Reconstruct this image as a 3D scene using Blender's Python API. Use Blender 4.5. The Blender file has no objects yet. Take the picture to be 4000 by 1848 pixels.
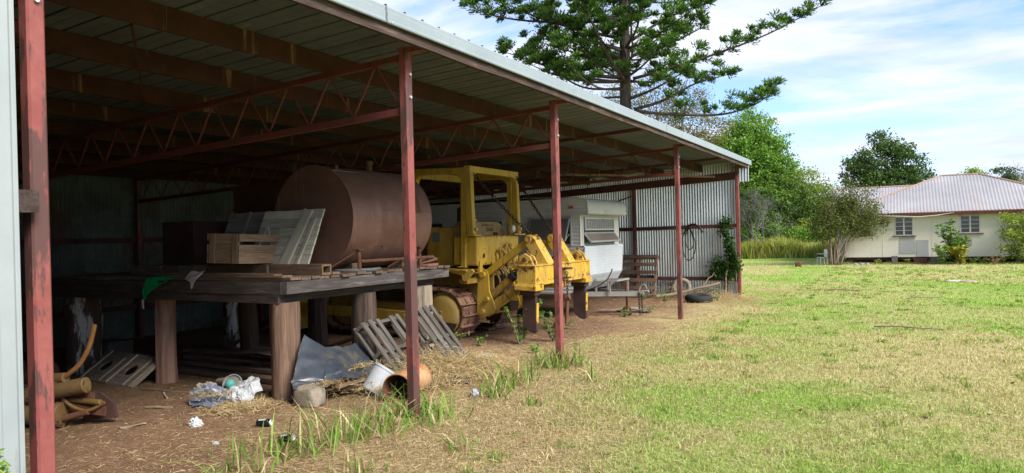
import bpy, bmesh, math, random
import numpy as np
from mathutils import Vector, Matrix, Euler
random.seed(7); rng = np.random.default_rng(11)
sc = bpy.context.scene; COL = sc.collection
R = math.radians
# ---------------------------------------------------------------- camera
CX, CY, CZ = 4.02, 0.0, 1.66
YAW = math.atan(1540/2770.); ROLL = R(1.5)
cam = bpy.data.cameras.new('camera'); cam_o = bpy.data.objects.new('camera', cam); COL.objects.link(cam_o)
cam.sensor_width = 36.0; cam.lens = 36.0*2770/4000; cam.clip_start = 0.05; cam.clip_end = 5000
_r = Vector((math.cos(YAW), math.sin(YAW), 0)); _f = Vector((-math.sin(YAW), math.cos(YAW), 0)); _u = Vector((0, 0, 1))
_x = _r*math.cos(ROLL)-_u*math.sin(ROLL); _y = _r*math.sin(ROLL)+_u*math.cos(ROLL)
_m = Matrix((_x, _y, -_f)).transposed().to_4x4(); _m.translation = (CX, CY, CZ)
cam_o.matrix_world = _m; sc.camera = cam_o
# ---------------------------------------------------------------- sky, sun, exposure
SUN_EL, SUN_AZ = R(42), R(106)       # azimuth clockwise from +Y: behind the camera, to the open side of the shed
world = bpy.data.worlds.new('World'); sc.world = world; world.use_nodes = True
wn, wl = world.node_tree.nodes, world.node_tree.links; wn.clear()
def N(nodes, t, **kw):
    n = nodes.new(t)
    for k, v in kw.items():
        if k.startswith('i_'):
            key = k[2:]; n.inputs[int(key) if key.isdigit() else key.replace('_', ' ')].default_value = v
        else: setattr(n, k, v)
    return n
out = N(wn, 'ShaderNodeOutputWorld'); bg = N(wn, 'ShaderNodeBackground'); bg.inputs[1].default_value = 0.115
sky = N(wn, 'ShaderNodeTexSky', sky_type='NISHITA', sun_disc=False, sun_elevation=SUN_EL, sun_rotation=SUN_AZ, altitude=50, air_density=1.0, dust_density=0.6, ozone_density=1.5)
tc = N(wn, 'ShaderNodeTexCoord'); sep = N(wn, 'ShaderNodeSeparateXYZ'); wl.new(tc.outputs['Generated'], sep.inputs[0])
zz = N(wn, 'ShaderNodeMath', operation='ADD'); zz.inputs[1].default_value = 0.16; wl.new(sep.outputs[2], zz.inputs[0])
zm = N(wn, 'ShaderNodeMath', operation='MAXIMUM'); zm.inputs[1].default_value = 0.05; wl.new(zz.outputs[0], zm.inputs[0])
dx = N(wn, 'ShaderNodeMath', operation='DIVIDE'); wl.new(sep.outputs[0], dx.inputs[0]); wl.new(zm.outputs[0], dx.inputs[1])
dy = N(wn, 'ShaderNodeMath', operation='DIVIDE'); wl.new(sep.outputs[1], dy.inputs[0]); wl.new(zm.outputs[0], dy.inputs[1])
cmb = N(wn, 'ShaderNodeCombineXYZ'); wl.new(dx.outputs[0], cmb.inputs[0]); wl.new(dy.outputs[0], cmb.inputs[1])
mp = N(wn, 'ShaderNodeMapping'); mp.inputs['Rotation'].default_value = (0, 0, R(-24)); mp.inputs['Scale'].default_value = (0.55, 1.15, 1); mp.inputs['Location'].default_value = (1.7, 2.4, 0)
wl.new(cmb.outputs[0], mp.inputs[0])
n1 = N(wn, 'ShaderNodeTexNoise', i_Scale=1.5, i_Detail=9.0, i_Roughness=0.6, i_Distortion=0.5); wl.new(mp.outputs[0], n1.inputs[0])
cr = N(wn, 'ShaderNodeValToRGB'); wl.new(n1.outputs[0], cr.inputs[0])
cr.color_ramp.elements[0].position = 0.38; cr.color_ramp.elements[0].color = (0.05, 0.05, 0.05, 1)
cr.color_ramp.elements[1].position = 0.56; cr.color_ramp.elements[1].color = (1, 1, 1, 1)
n2 = N(wn, 'ShaderNodeTexNoise', i_Scale=2.2, i_Detail=6.0, i_Roughness=0.6); wl.new(mp.outputs[0], n2.inputs[0])
cr2 = N(wn, 'ShaderNodeValToRGB'); wl.new(n2.outputs[0], cr2.inputs[0])
cr2.color_ramp.elements[0].position = 0.3; cr2.color_ramp.elements[0].color = (2.3, 2.65, 3.5, 1)
cr2.color_ramp.elements[1].position = 0.66; cr2.color_ramp.elements[1].color = (3.6, 3.72, 4.1, 1)
mixc = N(wn, 'ShaderNodeMix', data_type='RGBA'); wl.new(cr.outputs[0], mixc.inputs[0]); blu = N(wn, 'ShaderNodeMix', data_type='RGBA', blend_type='MULTIPLY'); blu.inputs[0].default_value = 1; blu.inputs[7].default_value = (.66, .74, .95, 1); wl.new(sky.outputs[0], blu.inputs[6]); wl.new(blu.outputs[2], mixc.inputs[6]); wl.new(cr2.outputs[0], mixc.inputs[7])
wl.new(mixc.outputs[2], bg.inputs[0]); wl.new(bg.outputs[0], out.inputs[0])
sun = bpy.data.lights.new('sun', 'SUN'); sun.energy = 2.9; sun.angle = R(28); sun.color = (1.0, 0.95, 0.87)
sun_o = bpy.data.objects.new('sun', sun); COL.objects.link(sun_o)
_sd = Vector((math.sin(SUN_AZ)*math.cos(SUN_EL), math.cos(SUN_AZ)*math.cos(SUN_EL), math.sin(SUN_EL)))
sun_o.rotation_euler = (-_sd).to_track_quat('-Z', 'Y').to_euler(); sun_o.location = (20, -20, 30)
vs = sc.view_settings; vs.view_transform = 'Standard'; vs.look = 'None'; vs.gamma = 1; vs.exposure = 1.45; vs.use_curve_mapping = False
sc.cycles.max_bounces = 10; sc.cycles.diffuse_bounces = 7; sc.cycles.use_denoising = True
# ---------------------------------------------------------------- helpers
def tag(o, label=None, cat=None, group=None, kind=None):
    if label: o['label'] = label
    if cat: o['category'] = cat
    if group: o['group'] = group
    if kind: o['kind'] = kind
    return o
def thing(name, label, cat, loc=(0, 0, 0), rot=(0, 0, 0), group=None):
    o = bpy.data.objects.new(name, None); COL.objects.link(o); o.empty_display_size = 0.2
    o.location = loc; o.rotation_euler = rot
    return tag(o, label, cat, group)
def link(name, me, mat=None, parent=None, M=None):
    o = bpy.data.objects.new(name, me); COL.objects.link(o)
    if mat is not None and not me.materials: me.materials.append(mat)
    if parent: o.parent = parent
    if M is not None: o.matrix_basis = M
    return o
def copy_tree(o, parent=None):
    c = o.copy(); COL.objects.link(c)
    if parent: c.parent = parent
    for ch in o.children: copy_tree(ch, c)
    return c
class MB:
    """collects shapes in one mesh"""
    def __init__(s): s.v = []; s.f = []
    def add(s, vs, fs):
        b = len(s.v); s.v += [tuple(p) for p in vs]; s.f += [tuple(i+b for i in f) for f in fs]; return s
    def box(s, c, d, rot=None, taper=(1, 1)):
        x, y, z = d[0]/2, d[1]/2, d[2]/2; tx, ty = taper
        vs = [Vector(p) for p in ((-x, -y, -z), (x, -y, -z), (x, y, -z), (-x, y, -z), (-x*tx, -y*ty, z), (x*tx, -y*ty, z), (x*tx, y*ty, z), (-x*tx, y*ty, z))]
        if rot is not None:
            m = rot if isinstance(rot, Matrix) else Euler(rot).to_matrix(); vs = [m @ p for p in vs]
        c = Vector(c)
        return s.add([p+c for p in vs], [(0, 3, 2, 1), (4, 5, 6, 7), (0, 1, 5, 4), (1, 2, 6, 5), (2, 3, 7, 6), (3, 0, 4, 7)])
    def bar(s, p0, p1, w, h, up=(0, 0, 1)):
        p0, p1 = Vector(p0), Vector(p1); return s.box((p0+p1)/2, ((p1-p0).length, w, h), frame(p1-p0, up))
    def tube(s, pts, r, seg=8, caps=True, closed=False):
        pts = [Vector(p) for p in pts]; n = len(pts); rs = r if isinstance(r, (list, tuple)) else [r]*n
        vs, fs = [], []; prev = None
        for i, p in enumerate(pts):
            t = (pts[(i+1) % n]-pts[i-1]) if closed else (pts[min(i+1, n-1)]-pts[max(i-1, 0)])
            if t.length < 1e-9: t = Vector((0, 0, 1))
            t.normalize()
            if prev is None: a = t.orthogonal().normalized()
            else:
                a = prev-t*prev.dot(t); a = a.normalized() if a.length > 1e-6 else t.orthogonal().normalized()
            prev = a; b = t.cross(a)
            for k in range(seg):
                an = 2*math.pi*k/seg; vs.append(p+(a*math.cos(an)+b*math.sin(an))*rs[i])
        m = n if closed else n-1
        for i in range(m):
            for k in range(seg):
                k2 = (k+1) % seg; j = (i+1) % n
                fs.append((i*seg+k, i*seg+k2, j*seg+k2, j*seg+k))
        if caps and not closed:
            fs.append(tuple(range(seg))[::-1]); fs.append(tuple((n-1)*seg+k for k in range(seg)))
        return s.add(vs, fs)
    def cyl(s, p0, p1, r, seg=16, r1=None, caps=True): return s.tube([p0, p1], [r, r if r1 is None else r1], seg, caps)
    def prism(s, poly, axis, a, b):
        """2-D polygon extruded along axis 'x','y' or 'z' from a to b"""
        def P(q, t): return {'x': (t, q[0], q[1]), 'y': (q[0], t, q[1]), 'z': (q[0], q[1], t)}[axis]
        n = len(poly); vs = [P(q, a) for q in poly]+[P(q, b) for q in poly]
        fs = [tuple(range(n)), tuple(range(2*n-1, n-1, -1))]+[(i, i+n, (i+1) % n+n, (i+1) % n) for i in range(n)]
        return s.add(vs, fs)
    def sheet(s, grid, thick=None):
        """grid[i][j] of points; optional thickness (downwards in z)"""
        ni, nj = len(grid), len(grid[0]); b = len(s.v)
        vs = [p for row in grid for p in row]; fs = [(i*nj+j, i*nj+j+1, (i+1)*nj+j+1, (i+1)*nj+j) for i in range(ni-1) for j in range(nj-1)]
        if thick:
            m = ni*nj; t = Vector(thick); vs = vs+[tuple(Vector(p)-t) for p in vs]
            fs = fs+[tuple(q+m for q in f[::-1]) for f in fs]
            rim = [(0, j) for j in range(nj)]+[(i, nj-1) for i in range(1, ni)]+[(ni-1, j) for j in range(nj-2, -1, -1)]+[(i, 0) for i in range(ni-2, 0, -1)]
            ids = [i*nj+j for i, j in rim]
            for k in range(len(ids)):
                a, c = ids[k], ids[(k+1) % len(ids)]; fs.append((a, a+m, c+m, c))
        return s.add(vs, fs)
    def mesh(s, name, smooth=False, fix=True):
        me = bpy.data.meshes.new(name); me.from_pydata(s.v, [], s.f)
        if fix:
            bm = bmesh.new(); bm.from_mesh(me); bmesh.ops.recalc_face_normals(bm, faces=bm.faces); bm.to_mesh(me); bm.free()
        if smooth:
            me.polygons.foreach_set('use_smooth', [True]*len(me.polygons))
            if smooth != 'all':
                try: me.set_sharp_from_angle(angle=R(40))
                except Exception: pass
        return me
    def build(s, name, mat, parent=None, smooth=False, bevel=0, M=None, seg=2):
        o = link(name, s.mesh(name, smooth), mat, parent, M)
        if bevel:
            b = o.modifiers.new('bevel', 'BEVEL'); b.width = bevel; b.segments = seg; b.limit_method = 'ANGLE'; b.angle_limit = R(40)
        return o
def frame(d, up=(0, 0, 1)):
    x = Vector(d).normalized(); u = Vector(up)
    if abs(x.dot(u)) > 0.999: u = Vector((0, 1, 0))
    y = u.cross(x).normalized(); z = x.cross(y)
    return Matrix((x, y, z)).transposed()
def beam(name, p0, p1, w, h, mat, parent=None, up=(0, 0, 1), wob=0.0, seg=5, bevel=0):
    """a plank or rail: local x along its length so that the grain follows it"""
    p0, p1 = Vector(p0), Vector(p1); L = (p1-p0).length; g = []
    m = MB(); k = seg if wob else 1
    rings = []
    for i in range(k+1):
        x = -L/2+L*i/k; oy, oz = (random.gauss(0, wob), random.gauss(0, wob)) if wob else (0, 0)
        a, b = w/2+(random.gauss(0, wob*.6) if wob else 0), h/2+(random.gauss(0, wob*.6) if wob else 0)
        ex = random.uniform(-wob, wob)*2 if wob and i in (0, k) else 0
        rings.append([(x+ex, oy-a, oz-b), (x, oy+a, oz-b), (x+ex*.5, oy+a, oz+b), (x-ex, oy-a, oz+b)])
    vs = [p for r_ in rings for p in r_]; fs = [(0, 1, 2, 3), tuple(k*4+q for q in (3, 2, 1, 0))]
    for i in range(k):
        for q in range(4): fs.append((i*4+q, (i+1)*4+q, (i+1)*4+(q+1) % 4, i*4+(q+1) % 4))
    m.add(vs, fs)
    M = frame(p1-p0, up).to_4x4(); M.translation = (p0+p1)/2
    return m.build(name, mat, parent, M=M, bevel=bevel)
def fbm(x, y, s=1.0, oct=4, seed=0):
    """value noise, numpy arrays in, 0..1 out"""
    x = np.asarray(x, float)*s; y = np.asarray(y, float)*s; t = np.zeros_like(x); amp = 0.5; tot = 0
    for o in range(oct):
        xi, yi = np.floor(x).astype(np.int64), np.floor(y).astype(np.int64); fx, fy = x-xi, y-yi
        fx = fx*fx*(3-2*fx); fy = fy*fy*(3-2*fy)
        def h(a, b):
            n = (a*374761393+b*668265263+(seed+o)*1442695041) & 0xffffffff; n = ((n ^ (n >> 13))*1274126177) & 0xffffffff
            return ((n ^ (n >> 16)) & 0xffff)/65535.0
        t += amp*((h(xi, yi)*(1-fx)+h(xi+1, yi)*fx)*(1-fy)+(h(xi, yi+1)*(1-fx)+h(xi+1, yi+1)*fx)*fy); tot += amp
        amp *= .5; x = x*2.03+17.1; y = y*2.03+5.3
    return t/tot
def ground_z(x, y):
    """lie of the land: falls gently away from the near corner of the shed"""
    x = np.asarray(x, float); y = np.asarray(y, float)
    d = -(x-CX)*math.sin(YAW)+y*math.cos(YAW)
    z = -0.0125*np.clip(d-6, 0, 25)
    return z+0.03*(fbm(x, y, .7, 3, 5)-.5)*np.clip((x+1.5)/2, 0.25, 1)
def gz(x, y): return float(ground_z(x, y))
# ---------------------------------------------------------------- materials
def sock(nt, v, s):
    if isinstance(v, (int, float)): s.default_value = v
    elif isinstance(v, tuple): s.default_value = v if len(v) == 4 else v+(1,)
    else: nt.links.new(v, s)
def newmat(name):
    m = bpy.data.materials.new(name); m.use_nodes = True; nt = m.node_tree; nt.nodes.clear()
    o = nt.nodes.new('ShaderNodeOutputMaterial'); p = nt.nodes.new('ShaderNodeBsdfPrincipled'); nt.links.new(p.outputs[0], o.inputs[0])
    return m, nt, p
def coords(nt, scale=(1, 1, 1), kind='Object', rand=True):
    t = nt.nodes.new('ShaderNodeTexCoord'); mpn = nt.nodes.new('ShaderNodeMapping'); mpn.inputs['Scale'].default_value = scale
    nt.links.new(t.outputs[kind], mpn.inputs[0])
    if rand:
        oi = nt.nodes.new('ShaderNodeObjectInfo'); mu = nt.nodes.new('ShaderNodeMath'); mu.operation = 'MULTIPLY'; mu.inputs[1].default_value = 37
        nt.links.new(oi.outputs['Random'], mu.inputs[0]); nt.links.new(mu.outputs[0], mpn.inputs['Location'])
    return mpn.outputs[0]
def noise(nt, co, scale, detail=5, rough=.6, dist=0):
    n = nt.nodes.new('ShaderNodeTexNoise'); n.inputs['Scale'].default_value = scale; n.inputs['Detail'].default_value = detail
    n.inputs['Roughness'].default_value = rough; n.inputs['Distortion'].default_value = dist; nt.links.new(co, n.inputs[0]); return n.outputs[0]
def ramp(nt, f, stops):
    r_ = nt.nodes.new('ShaderNodeValToRGB'); e = r_.color_ramp.elements
    while len(e) < len(stops): e.new(0.5)
    for q, (p, c) in zip(e, stops): q.position = p; q.color = c if len(c) == 4 else tuple(c)+(1,)
    nt.links.new(f, r_.inputs[0]); return r_.outputs[0]
def mix(nt, f, a, b, mode='MIX'):
    n = nt.nodes.new('ShaderNodeMix'); n.data_type = 'RGBA'; n.blend_type = mode
    sock(nt, f, n.inputs[0]); sock(nt, a, n.inputs[6]); sock(nt, b, n.inputs[7]); return n.outputs[2]
def bump(nt, p, h, st, dist=.01):
    b = nt.nodes.new('ShaderNodeBump'); b.inputs['Strength'].default_value = st; b.inputs['Distance'].default_value = dist
    nt.links.new(h, b.inputs['Height']); nt.links.new(b.outputs[0], p.inputs['Normal'])
G3 = lambda v: (v, v, v)
def pm(name, c1, c2, scale=3., rough=.8, metal=0., stain=None, st_scale=1.5, st_lo=.5, st_hi=.62, stretch=(1, 1, 1), st_stretch=None, bmp=.25, bscale=None, kind='Object', fine=.35, var=.0, spec=.3):
    m, nt, p = newmat(name); co = coords(nt, stretch, kind)
    a = noise(nt, co, scale); col = ramp(nt, a, [(.3, c1), (.7, c2)])
    f = noise(nt, co, scale*9, 3); col = mix(nt, fine, col, ramp(nt, f, [(.25, G3(.25)), (.75, G3(1.0))]), 'MULTIPLY') if fine else col
    if stain:
        co2 = coords(nt, st_stretch or (1, 1, 1), kind); b = noise(nt, co2, st_scale, 7, .65); mk = ramp(nt, b, [(st_lo, G3(0)), (st_hi, G3(1))])
        col = mix(nt, mk, col, stain)
    if var:
        oi = nt.nodes.new('ShaderNodeObjectInfo'); col = mix(nt, 1.0, col, ramp(nt, oi.outputs['Random'], [(0, G3(1-var)), (1, G3(1+var*.3))]), 'MULTIPLY')
    nt.links.new(col, p.inputs['Base Color']); p.inputs['Roughness'].default_value = rough; p.inputs['Metallic'].default_value = metal
    p.inputs['Specular IOR Level'].default_value = spec
    if bmp: bump(nt, p, noise(nt, co, bscale or scale*4, 6), bmp)
    return m
def wood(name, c1, c2, c3=None, rough=.9, sc_=1.0, stain=None, st_lo=.55, st_hi=.7, var=.25):
    """grain runs along local x"""
    m, nt, p = newmat(name); co = coords(nt, (1.3*sc_, 14*sc_, 14*sc_))
    a = noise(nt, co, 2.2, 6, .65, .6); col = ramp(nt, a, [(.28, c1), (.55, c2), (.78, c3 or c2)])
    co2 = coords(nt, (1, 1, 1)); b = noise(nt, co2, 2.1, 5); col = mix(nt, .5, col, ramp(nt, b, [(.3, G3(.35)), (.7, G3(1))]), 'MULTIPLY')
    if stain: col = mix(nt, ramp(nt, noise(nt, coords(nt, (1.5, 5, 5)), 1.6, 7, .7), [(st_lo, G3(0)), (st_hi, G3(1))]), col, stain)
    oi = nt.nodes.new('ShaderNodeObjectInfo'); col = mix(nt, 1.0, col, ramp(nt, oi.outputs['Random'], [(0, G3(1-var)), (1, G3(1))]), 'MULTIPLY')
    nt.links.new(col, p.inputs['Base Color']); p.inputs['Roughness'].default_value = rough; p.inputs['Specular IOR Level'].default_value = .2
    bump(nt, p, a, .5, .006); return m
def plain(name, c, rough=.6, metal=0., spec=.4):
    m, nt, p = newmat(name); co = coords(nt); a = noise(nt, co, 6, 5); nt.links.new(mix(nt, .3, c, ramp(nt, a, [(.3, G3(.4)), (.7, G3(1))]), 'MULTIPLY'), p.inputs['Base Color'])
    p.inputs['Roughness'].default_value = rough; p.inputs['Metallic'].default_value = metal; p.inputs['Specular IOR Level'].default_value = spec; return m
def leafmat(name, trans=.35, rough=.55):
    """colour comes from the per-leaf attribute"""
    m = bpy.data.materials.new(name); m.use_nodes = True; nt = m.node_tree; nt.nodes.clear()
    o = nt.nodes.new('ShaderNodeOutputMaterial'); at = nt.nodes.new('ShaderNodeAttribute'); at.attribute_name = 'col'
    p = nt.nodes.new('ShaderNodeBsdfPrincipled'); nt.links.new(at.outputs[0], p.inputs['Base Color']); p.inputs['Roughness'].default_value = rough; p.inputs['Specular IOR Level'].default_value = .25
    t = nt.nodes.new('ShaderNodeBsdfTranslucent'); nt.links.new(mix(nt, 1.0, at.outputs[0], (1.0, 1.0, .45), 'MULTIPLY'), t.inputs[0])
    ms = nt.nodes.new('ShaderNodeMixShader'); ms.inputs[0].default_value = trans; nt.links.new(p.outputs[0], ms.inputs[1]); nt.links.new(t.outputs[0], ms.inputs[2]); nt.links.new(ms.outputs[0], o.inputs[0])
    return m
def np_mesh(name, verts, faces, nper, cols=None):
    """fast mesh from numpy: faces (n, nper); cols per face"""
    me = bpy.data.meshes.new(name); nv, nf = len(verts), len(faces)
    me.vertices.add(nv); me.vertices.foreach_set('co', np.asarray(verts, np.float32).ravel())
    me.loops.add(nf*nper); me.loops.foreach_set('vertex_index', np.asarray(faces, np.int32).ravel())
    me.polygons.add(nf); me.polygons.foreach_set('loop_start', np.arange(0, nf*nper, nper, dtype=np.int32))
    me.update(calc_edges=True)
    if cols is not None:
        a = me.color_attributes.new('col', 'FLOAT_COLOR', 'CORNER')
        c = np.ones((nf, nper, 4), np.float32); c[:, :, :3] = np.asarray(cols, np.float32)[:, None, :]; a.data.foreach_set('color', c.ravel())
    me.validate(); return me
# ================================================================ materials for the place
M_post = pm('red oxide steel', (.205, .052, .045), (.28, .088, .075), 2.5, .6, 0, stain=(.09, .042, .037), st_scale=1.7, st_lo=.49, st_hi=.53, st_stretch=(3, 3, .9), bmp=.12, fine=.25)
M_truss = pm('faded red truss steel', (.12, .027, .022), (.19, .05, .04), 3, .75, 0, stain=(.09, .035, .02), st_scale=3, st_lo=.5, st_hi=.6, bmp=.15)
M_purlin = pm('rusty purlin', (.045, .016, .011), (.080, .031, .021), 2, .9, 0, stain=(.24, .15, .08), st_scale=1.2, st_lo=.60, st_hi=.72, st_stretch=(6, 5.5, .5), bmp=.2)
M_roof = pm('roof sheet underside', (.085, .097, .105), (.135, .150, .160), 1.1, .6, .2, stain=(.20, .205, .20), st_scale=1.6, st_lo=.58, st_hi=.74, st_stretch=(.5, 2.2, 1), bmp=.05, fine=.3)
M_fascia = pm('fascia steel', (.25, .29, .31), (.30, .345, .36), 1.0, .45, .1, stain=(.21, .225, .215), st_scale=2, st_lo=.6, st_hi=.75, bmp=.03, fine=.12)
M_fasciawood = wood('weathered fascia timber', (.045, .028, .022), (.10, .068, .055), (.24, .20, .18))
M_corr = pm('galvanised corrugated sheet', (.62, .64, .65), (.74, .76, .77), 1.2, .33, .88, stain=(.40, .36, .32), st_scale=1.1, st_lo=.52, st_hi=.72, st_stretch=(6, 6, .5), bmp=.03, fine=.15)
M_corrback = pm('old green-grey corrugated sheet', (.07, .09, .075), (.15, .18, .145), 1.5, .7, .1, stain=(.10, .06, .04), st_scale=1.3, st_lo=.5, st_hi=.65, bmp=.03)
M_whitewall = pm('white wall sheet', (.26, .29, .295), (.32, .35, .355), 1.0, .5, .05, stain=(.14, .155, .16), st_scale=1.3, st_lo=.56, st_hi=.70, st_stretch=(2, 4, .5), bmp=.03, fine=.1)
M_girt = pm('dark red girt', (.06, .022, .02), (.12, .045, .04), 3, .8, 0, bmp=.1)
M_bolt = plain('galvanised bolt', (.55, .55, .55), .5, .3)
M_woodgirt = wood('dark girt timber', (.035, .024, .02), (.075, .055, .045), (.11, .085, .07))
# ================================================================ ground
xs = np.unique(np.concatenate([np.linspace(-400, -40, 16), np.linspace(-40, -10, 20), np.linspace(-10, 12, 150), np.linspace(12, 50, 60), np.linspace(50, 500, 18)]))
ys = np.unique(np.concatenate([np.linspace(-200, -6, 14), np.linspace(-6, 22, 190), np.linspace(22, 60, 100), np.linspace(60, 700, 26)]))
gx, gy = np.meshgrid(xs, ys, indexing='ij'); gzz = ground_z(gx, gy)
def ground_col(x, y):
    """what grows or lies where: bare dirt and chaff in the shed, straw along its open front, patchy lawn beyond"""
    w = fbm(x, y, .55, 4, 21); w2 = fbm(x, y, .16, 3, 33); w3 = fbm(x, y, 2.4, 3, 44)
    edge = x+(w-.5)*2.6+.32-1.0*np.exp(-((y-3.4)/2.6)**2)-0.3*np.exp(-((y-9)/4)**2)   # how far out of the shed's litter
    edge = edge+np.clip((y-19.8)*4, 0, 14)+np.clip((-x-9.6)*4, 0, 20); lawn = np.clip((edge-.1)/1.5, 0, 1)
    dist = np.hypot(x-CX, y)
    green = np.clip((fbm(x, y, .42, 4, 61)*.55+w2*.35+w3*.18-.50)/.13, 0, 1)
    green = np.clip(green*.88+.14+.75*np.exp(-((y-24)/5.5)**2)*np.clip((x+2)/2, 0, 1)+.35*np.exp(-((y-16.5)/3.5)**2)*np.clip((x-.5)/2, 0, 1)+.25*np.clip((y-28)/10, 0, 1), 0, 1)
    dry = np.clip((fbm(x, y, .3, 3, 77)-.5)/.12, 0, 1)*np.clip((y-3)/6, 0, 1)*np.clip((34-y)/8, 0, 1); green = green*(1-.4*dry)
    for (px_, py_, pr_, pa_) in ((1.7, 6.9, 1.3, .6), (2.5, 4.7, 1.1, .55), (4.3, 4.9, 1.0, .5), (3.6, 7.6, 1.2, .4), (6.8, 9.5, 1.6, .45), (2.2, 10.5, 1.3, .45), (1.6, 13.2, 1.4, .5), (9, 13, 2.2, .35)): green = np.clip(green+pa_*np.exp(-((x-px_)**2+(y-py_)**2)/pr_**2)*np.clip(.4+1.2*w, 0, 1), 0, 1)
    dirt = np.stack([.185+.06*w, .112+.038*w, .073+.025*w], -1)
    straw = np.stack([.43+.08*w3, .32+.06*w3, .18+.035*w3], -1)
    sward = (1-green)[..., None]*np.stack([.45+.06*w3, .365+.05*w3, .205+.03*w3], -1)+green[..., None]*np.stack([.22+.06*w, .345+.06*w, .065+.02*w], -1)
    litter = np.clip((edge+2.1-1.1*np.clip((y-8)/3, 0, 1))/1.6, 0, 1)*np.clip(.25+1.3*w3, 0, 1)
    base = dirt*(1-litter[..., None])+straw*.85*litter[..., None]
    return base*(1-lawn[..., None])+sward*lawn[..., None], lawn, green
gcol, _, _ = ground_col(gx, gy)
nx, ny = len(xs), len(ys); idx = np.arange(nx*ny).reshape(nx, ny)
gf = np.stack([idx[:-1, :-1], idx[1:, :-1], idx[1:, 1:], idx[:-1, 1:]], -1).reshape(-1, 4)
gme = np_mesh('ground', np.stack([gx, gy, gzz], -1).reshape(-1, 3), gf, 4)
ca = gme.color_attributes.new('col', 'FLOAT_COLOR', 'POINT'); cc = np.ones((nx*ny, 4), np.float32); cc[:, :3] = gcol.reshape(-1, 3); ca.data.foreach_set('color', cc.ravel())
gme.polygons.foreach_set('use_smooth', [True]*len(gme.polygons))
m, nt, p = newmat('earth and grass'); at_ = nt.nodes.new('ShaderNodeAttribute'); at_.attribute_name = 'col'
co = coords(nt, (1, 1, 1), 'Object', False)
c_ = mix(nt, .85, at_.outputs[0], ramp(nt, noise(nt, co, 28, 5, .75), [(.3, (.5, .48, .42)), (.5, (.9, .9, .86)), (.72, (1.35, 1.3, 1.2))]), 'MULTIPLY')
c_ = mix(nt, .6, c_, ramp(nt, noise(nt, co, 5, 5, .7), [(.3, (.55, .52, .45)), (.7, (1.3, 1.3, 1.25))]), 'MULTIPLY')
nt.links.new(c_, p.inputs['Base Color']); p.inputs['Roughness'].default_value = .95; p.inputs['Specular IOR Level'].default_value = .1
bump(nt, p, noise(nt, co, 22, 6, .75), .9, .03)
tag(link('ground', gme, m), kind='structure')
# ================================================================ the open shed
shed = thing('machinery_shed', 'long open-fronted machinery shed with red steel posts and skillion iron roof', 'shed', (0, 0, 0))
SL = .045
def roof_z(x): return 3.51+SL*(x+.95)
def square_tube(name, p0, p1, w, mat, parent):
    m_ = MB(); p0, p1 = Vector(p0), Vector(p1); c = w*.12; h = w/2
    pr = [(-h+c, -h), (h-c, -h), (h, -h+c), (h, h-c), (h-c, h), (-h+c, h), (-h, h-c), (-h, -h+c)]
    m_.add([(p0.x+a, p0.y+b, p0.z) for a, b in pr]+[(p1.x+a, p1.y+b, p1.z) for a, b in pr], [tuple(range(8)), tuple(range(15, 7, -1))]+[(i, (i+1) % 8, (i+1) % 8+8, i+8) for i in range(8)])
    return m_.build(name, mat, parent)
POSTY = [2.06, 5.28, 8.45, 14.15, 20.0]
for y in POSTY:
    po = square_tube('post', (0, y, gz(0, y)-.15), (0, y, 3.42), .092, M_post, shed)
    MB().box((0, y, 3.4245), (.11, .105, .008)).box((.155, y, 3.402), (.22, .06, .05)).build('post_bracket', M_post, po)
    for z in (3.18, 2.97): MB().cyl((.044, y-.0, z), (.062, y, z), .014, 8).build('bolt', M_bolt, po)
# trusses running back into the shed, zig-zag rods between two chords
rod = MB().cyl((0, 0, -.5), (0, 0, .5), .0115, 6).mesh('web_rod', True)
def truss(y, x1=-8.95, off=0):
    t = link('truss', MB().bar((-.04, y, 3.345+off), (x1, y, 3.345+SL*x1), .05, .055).mesh('truss'), M_truss, shed)
    beam('bottom_chord', (-.05, y, 2.848), (x1, y, 2.848+.037*x1), .05, .062, M_truss, t)
    k = 0; x = -.07; top = False; pts = [(-.07, 2.90)]
    while x > x1+.3:
        x -= .28 if k == 0 else .29; top = not top
        pts.append((x, (3.33+SL*x) if top else (2.875+.037*x))); k += 1
    for (xa, za), (xb, zb) in zip(pts, pts[1:]):
        a, b = Vector((xa, y, za)), Vector((xb, y, zb)); d = b-a
        M = d.to_track_quat('Z', 'Y').to_matrix().to_4x4() @ Matrix.Diagonal((1, 1, d.length, 1)); M.translation = (a+b)/2
        link('web_rod', rod, M_truss, t, M)
    return t
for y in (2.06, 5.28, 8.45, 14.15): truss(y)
beam('rafter', (.22, 11.35, 3.39), (-8.95, 11.35, 3.36+SL*-8.95), .05, .06, M_girt, shed)
beam('rafter', (.22, 17.1, 3.39), (-8.95, 17.1, 3.36+SL*-8.95), .05, .06, M_girt, shed)
Y0, Y1 = -4.0, 20.12
for x in (-.95, -2.06, -3.2, -4.35, -5.5, -6.6, -7.75, -8.85):
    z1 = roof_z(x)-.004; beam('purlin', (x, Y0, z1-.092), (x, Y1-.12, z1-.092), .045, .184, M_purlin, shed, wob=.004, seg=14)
beam('ceiling_strut', (-1.05, 3.3, 3.34), (-3.3, 4.9, 3.22), .02, .02, M_purlin, shed)
beam('loose_rail', (-.28, 18.6, 3.07), (-3.4, 15.6, 3.13), .06, .045, wood('bare rail timber', (.16, .10, .06), (.30, .20, .13), (.38, .28, .19)), shed, wob=.004)
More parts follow.
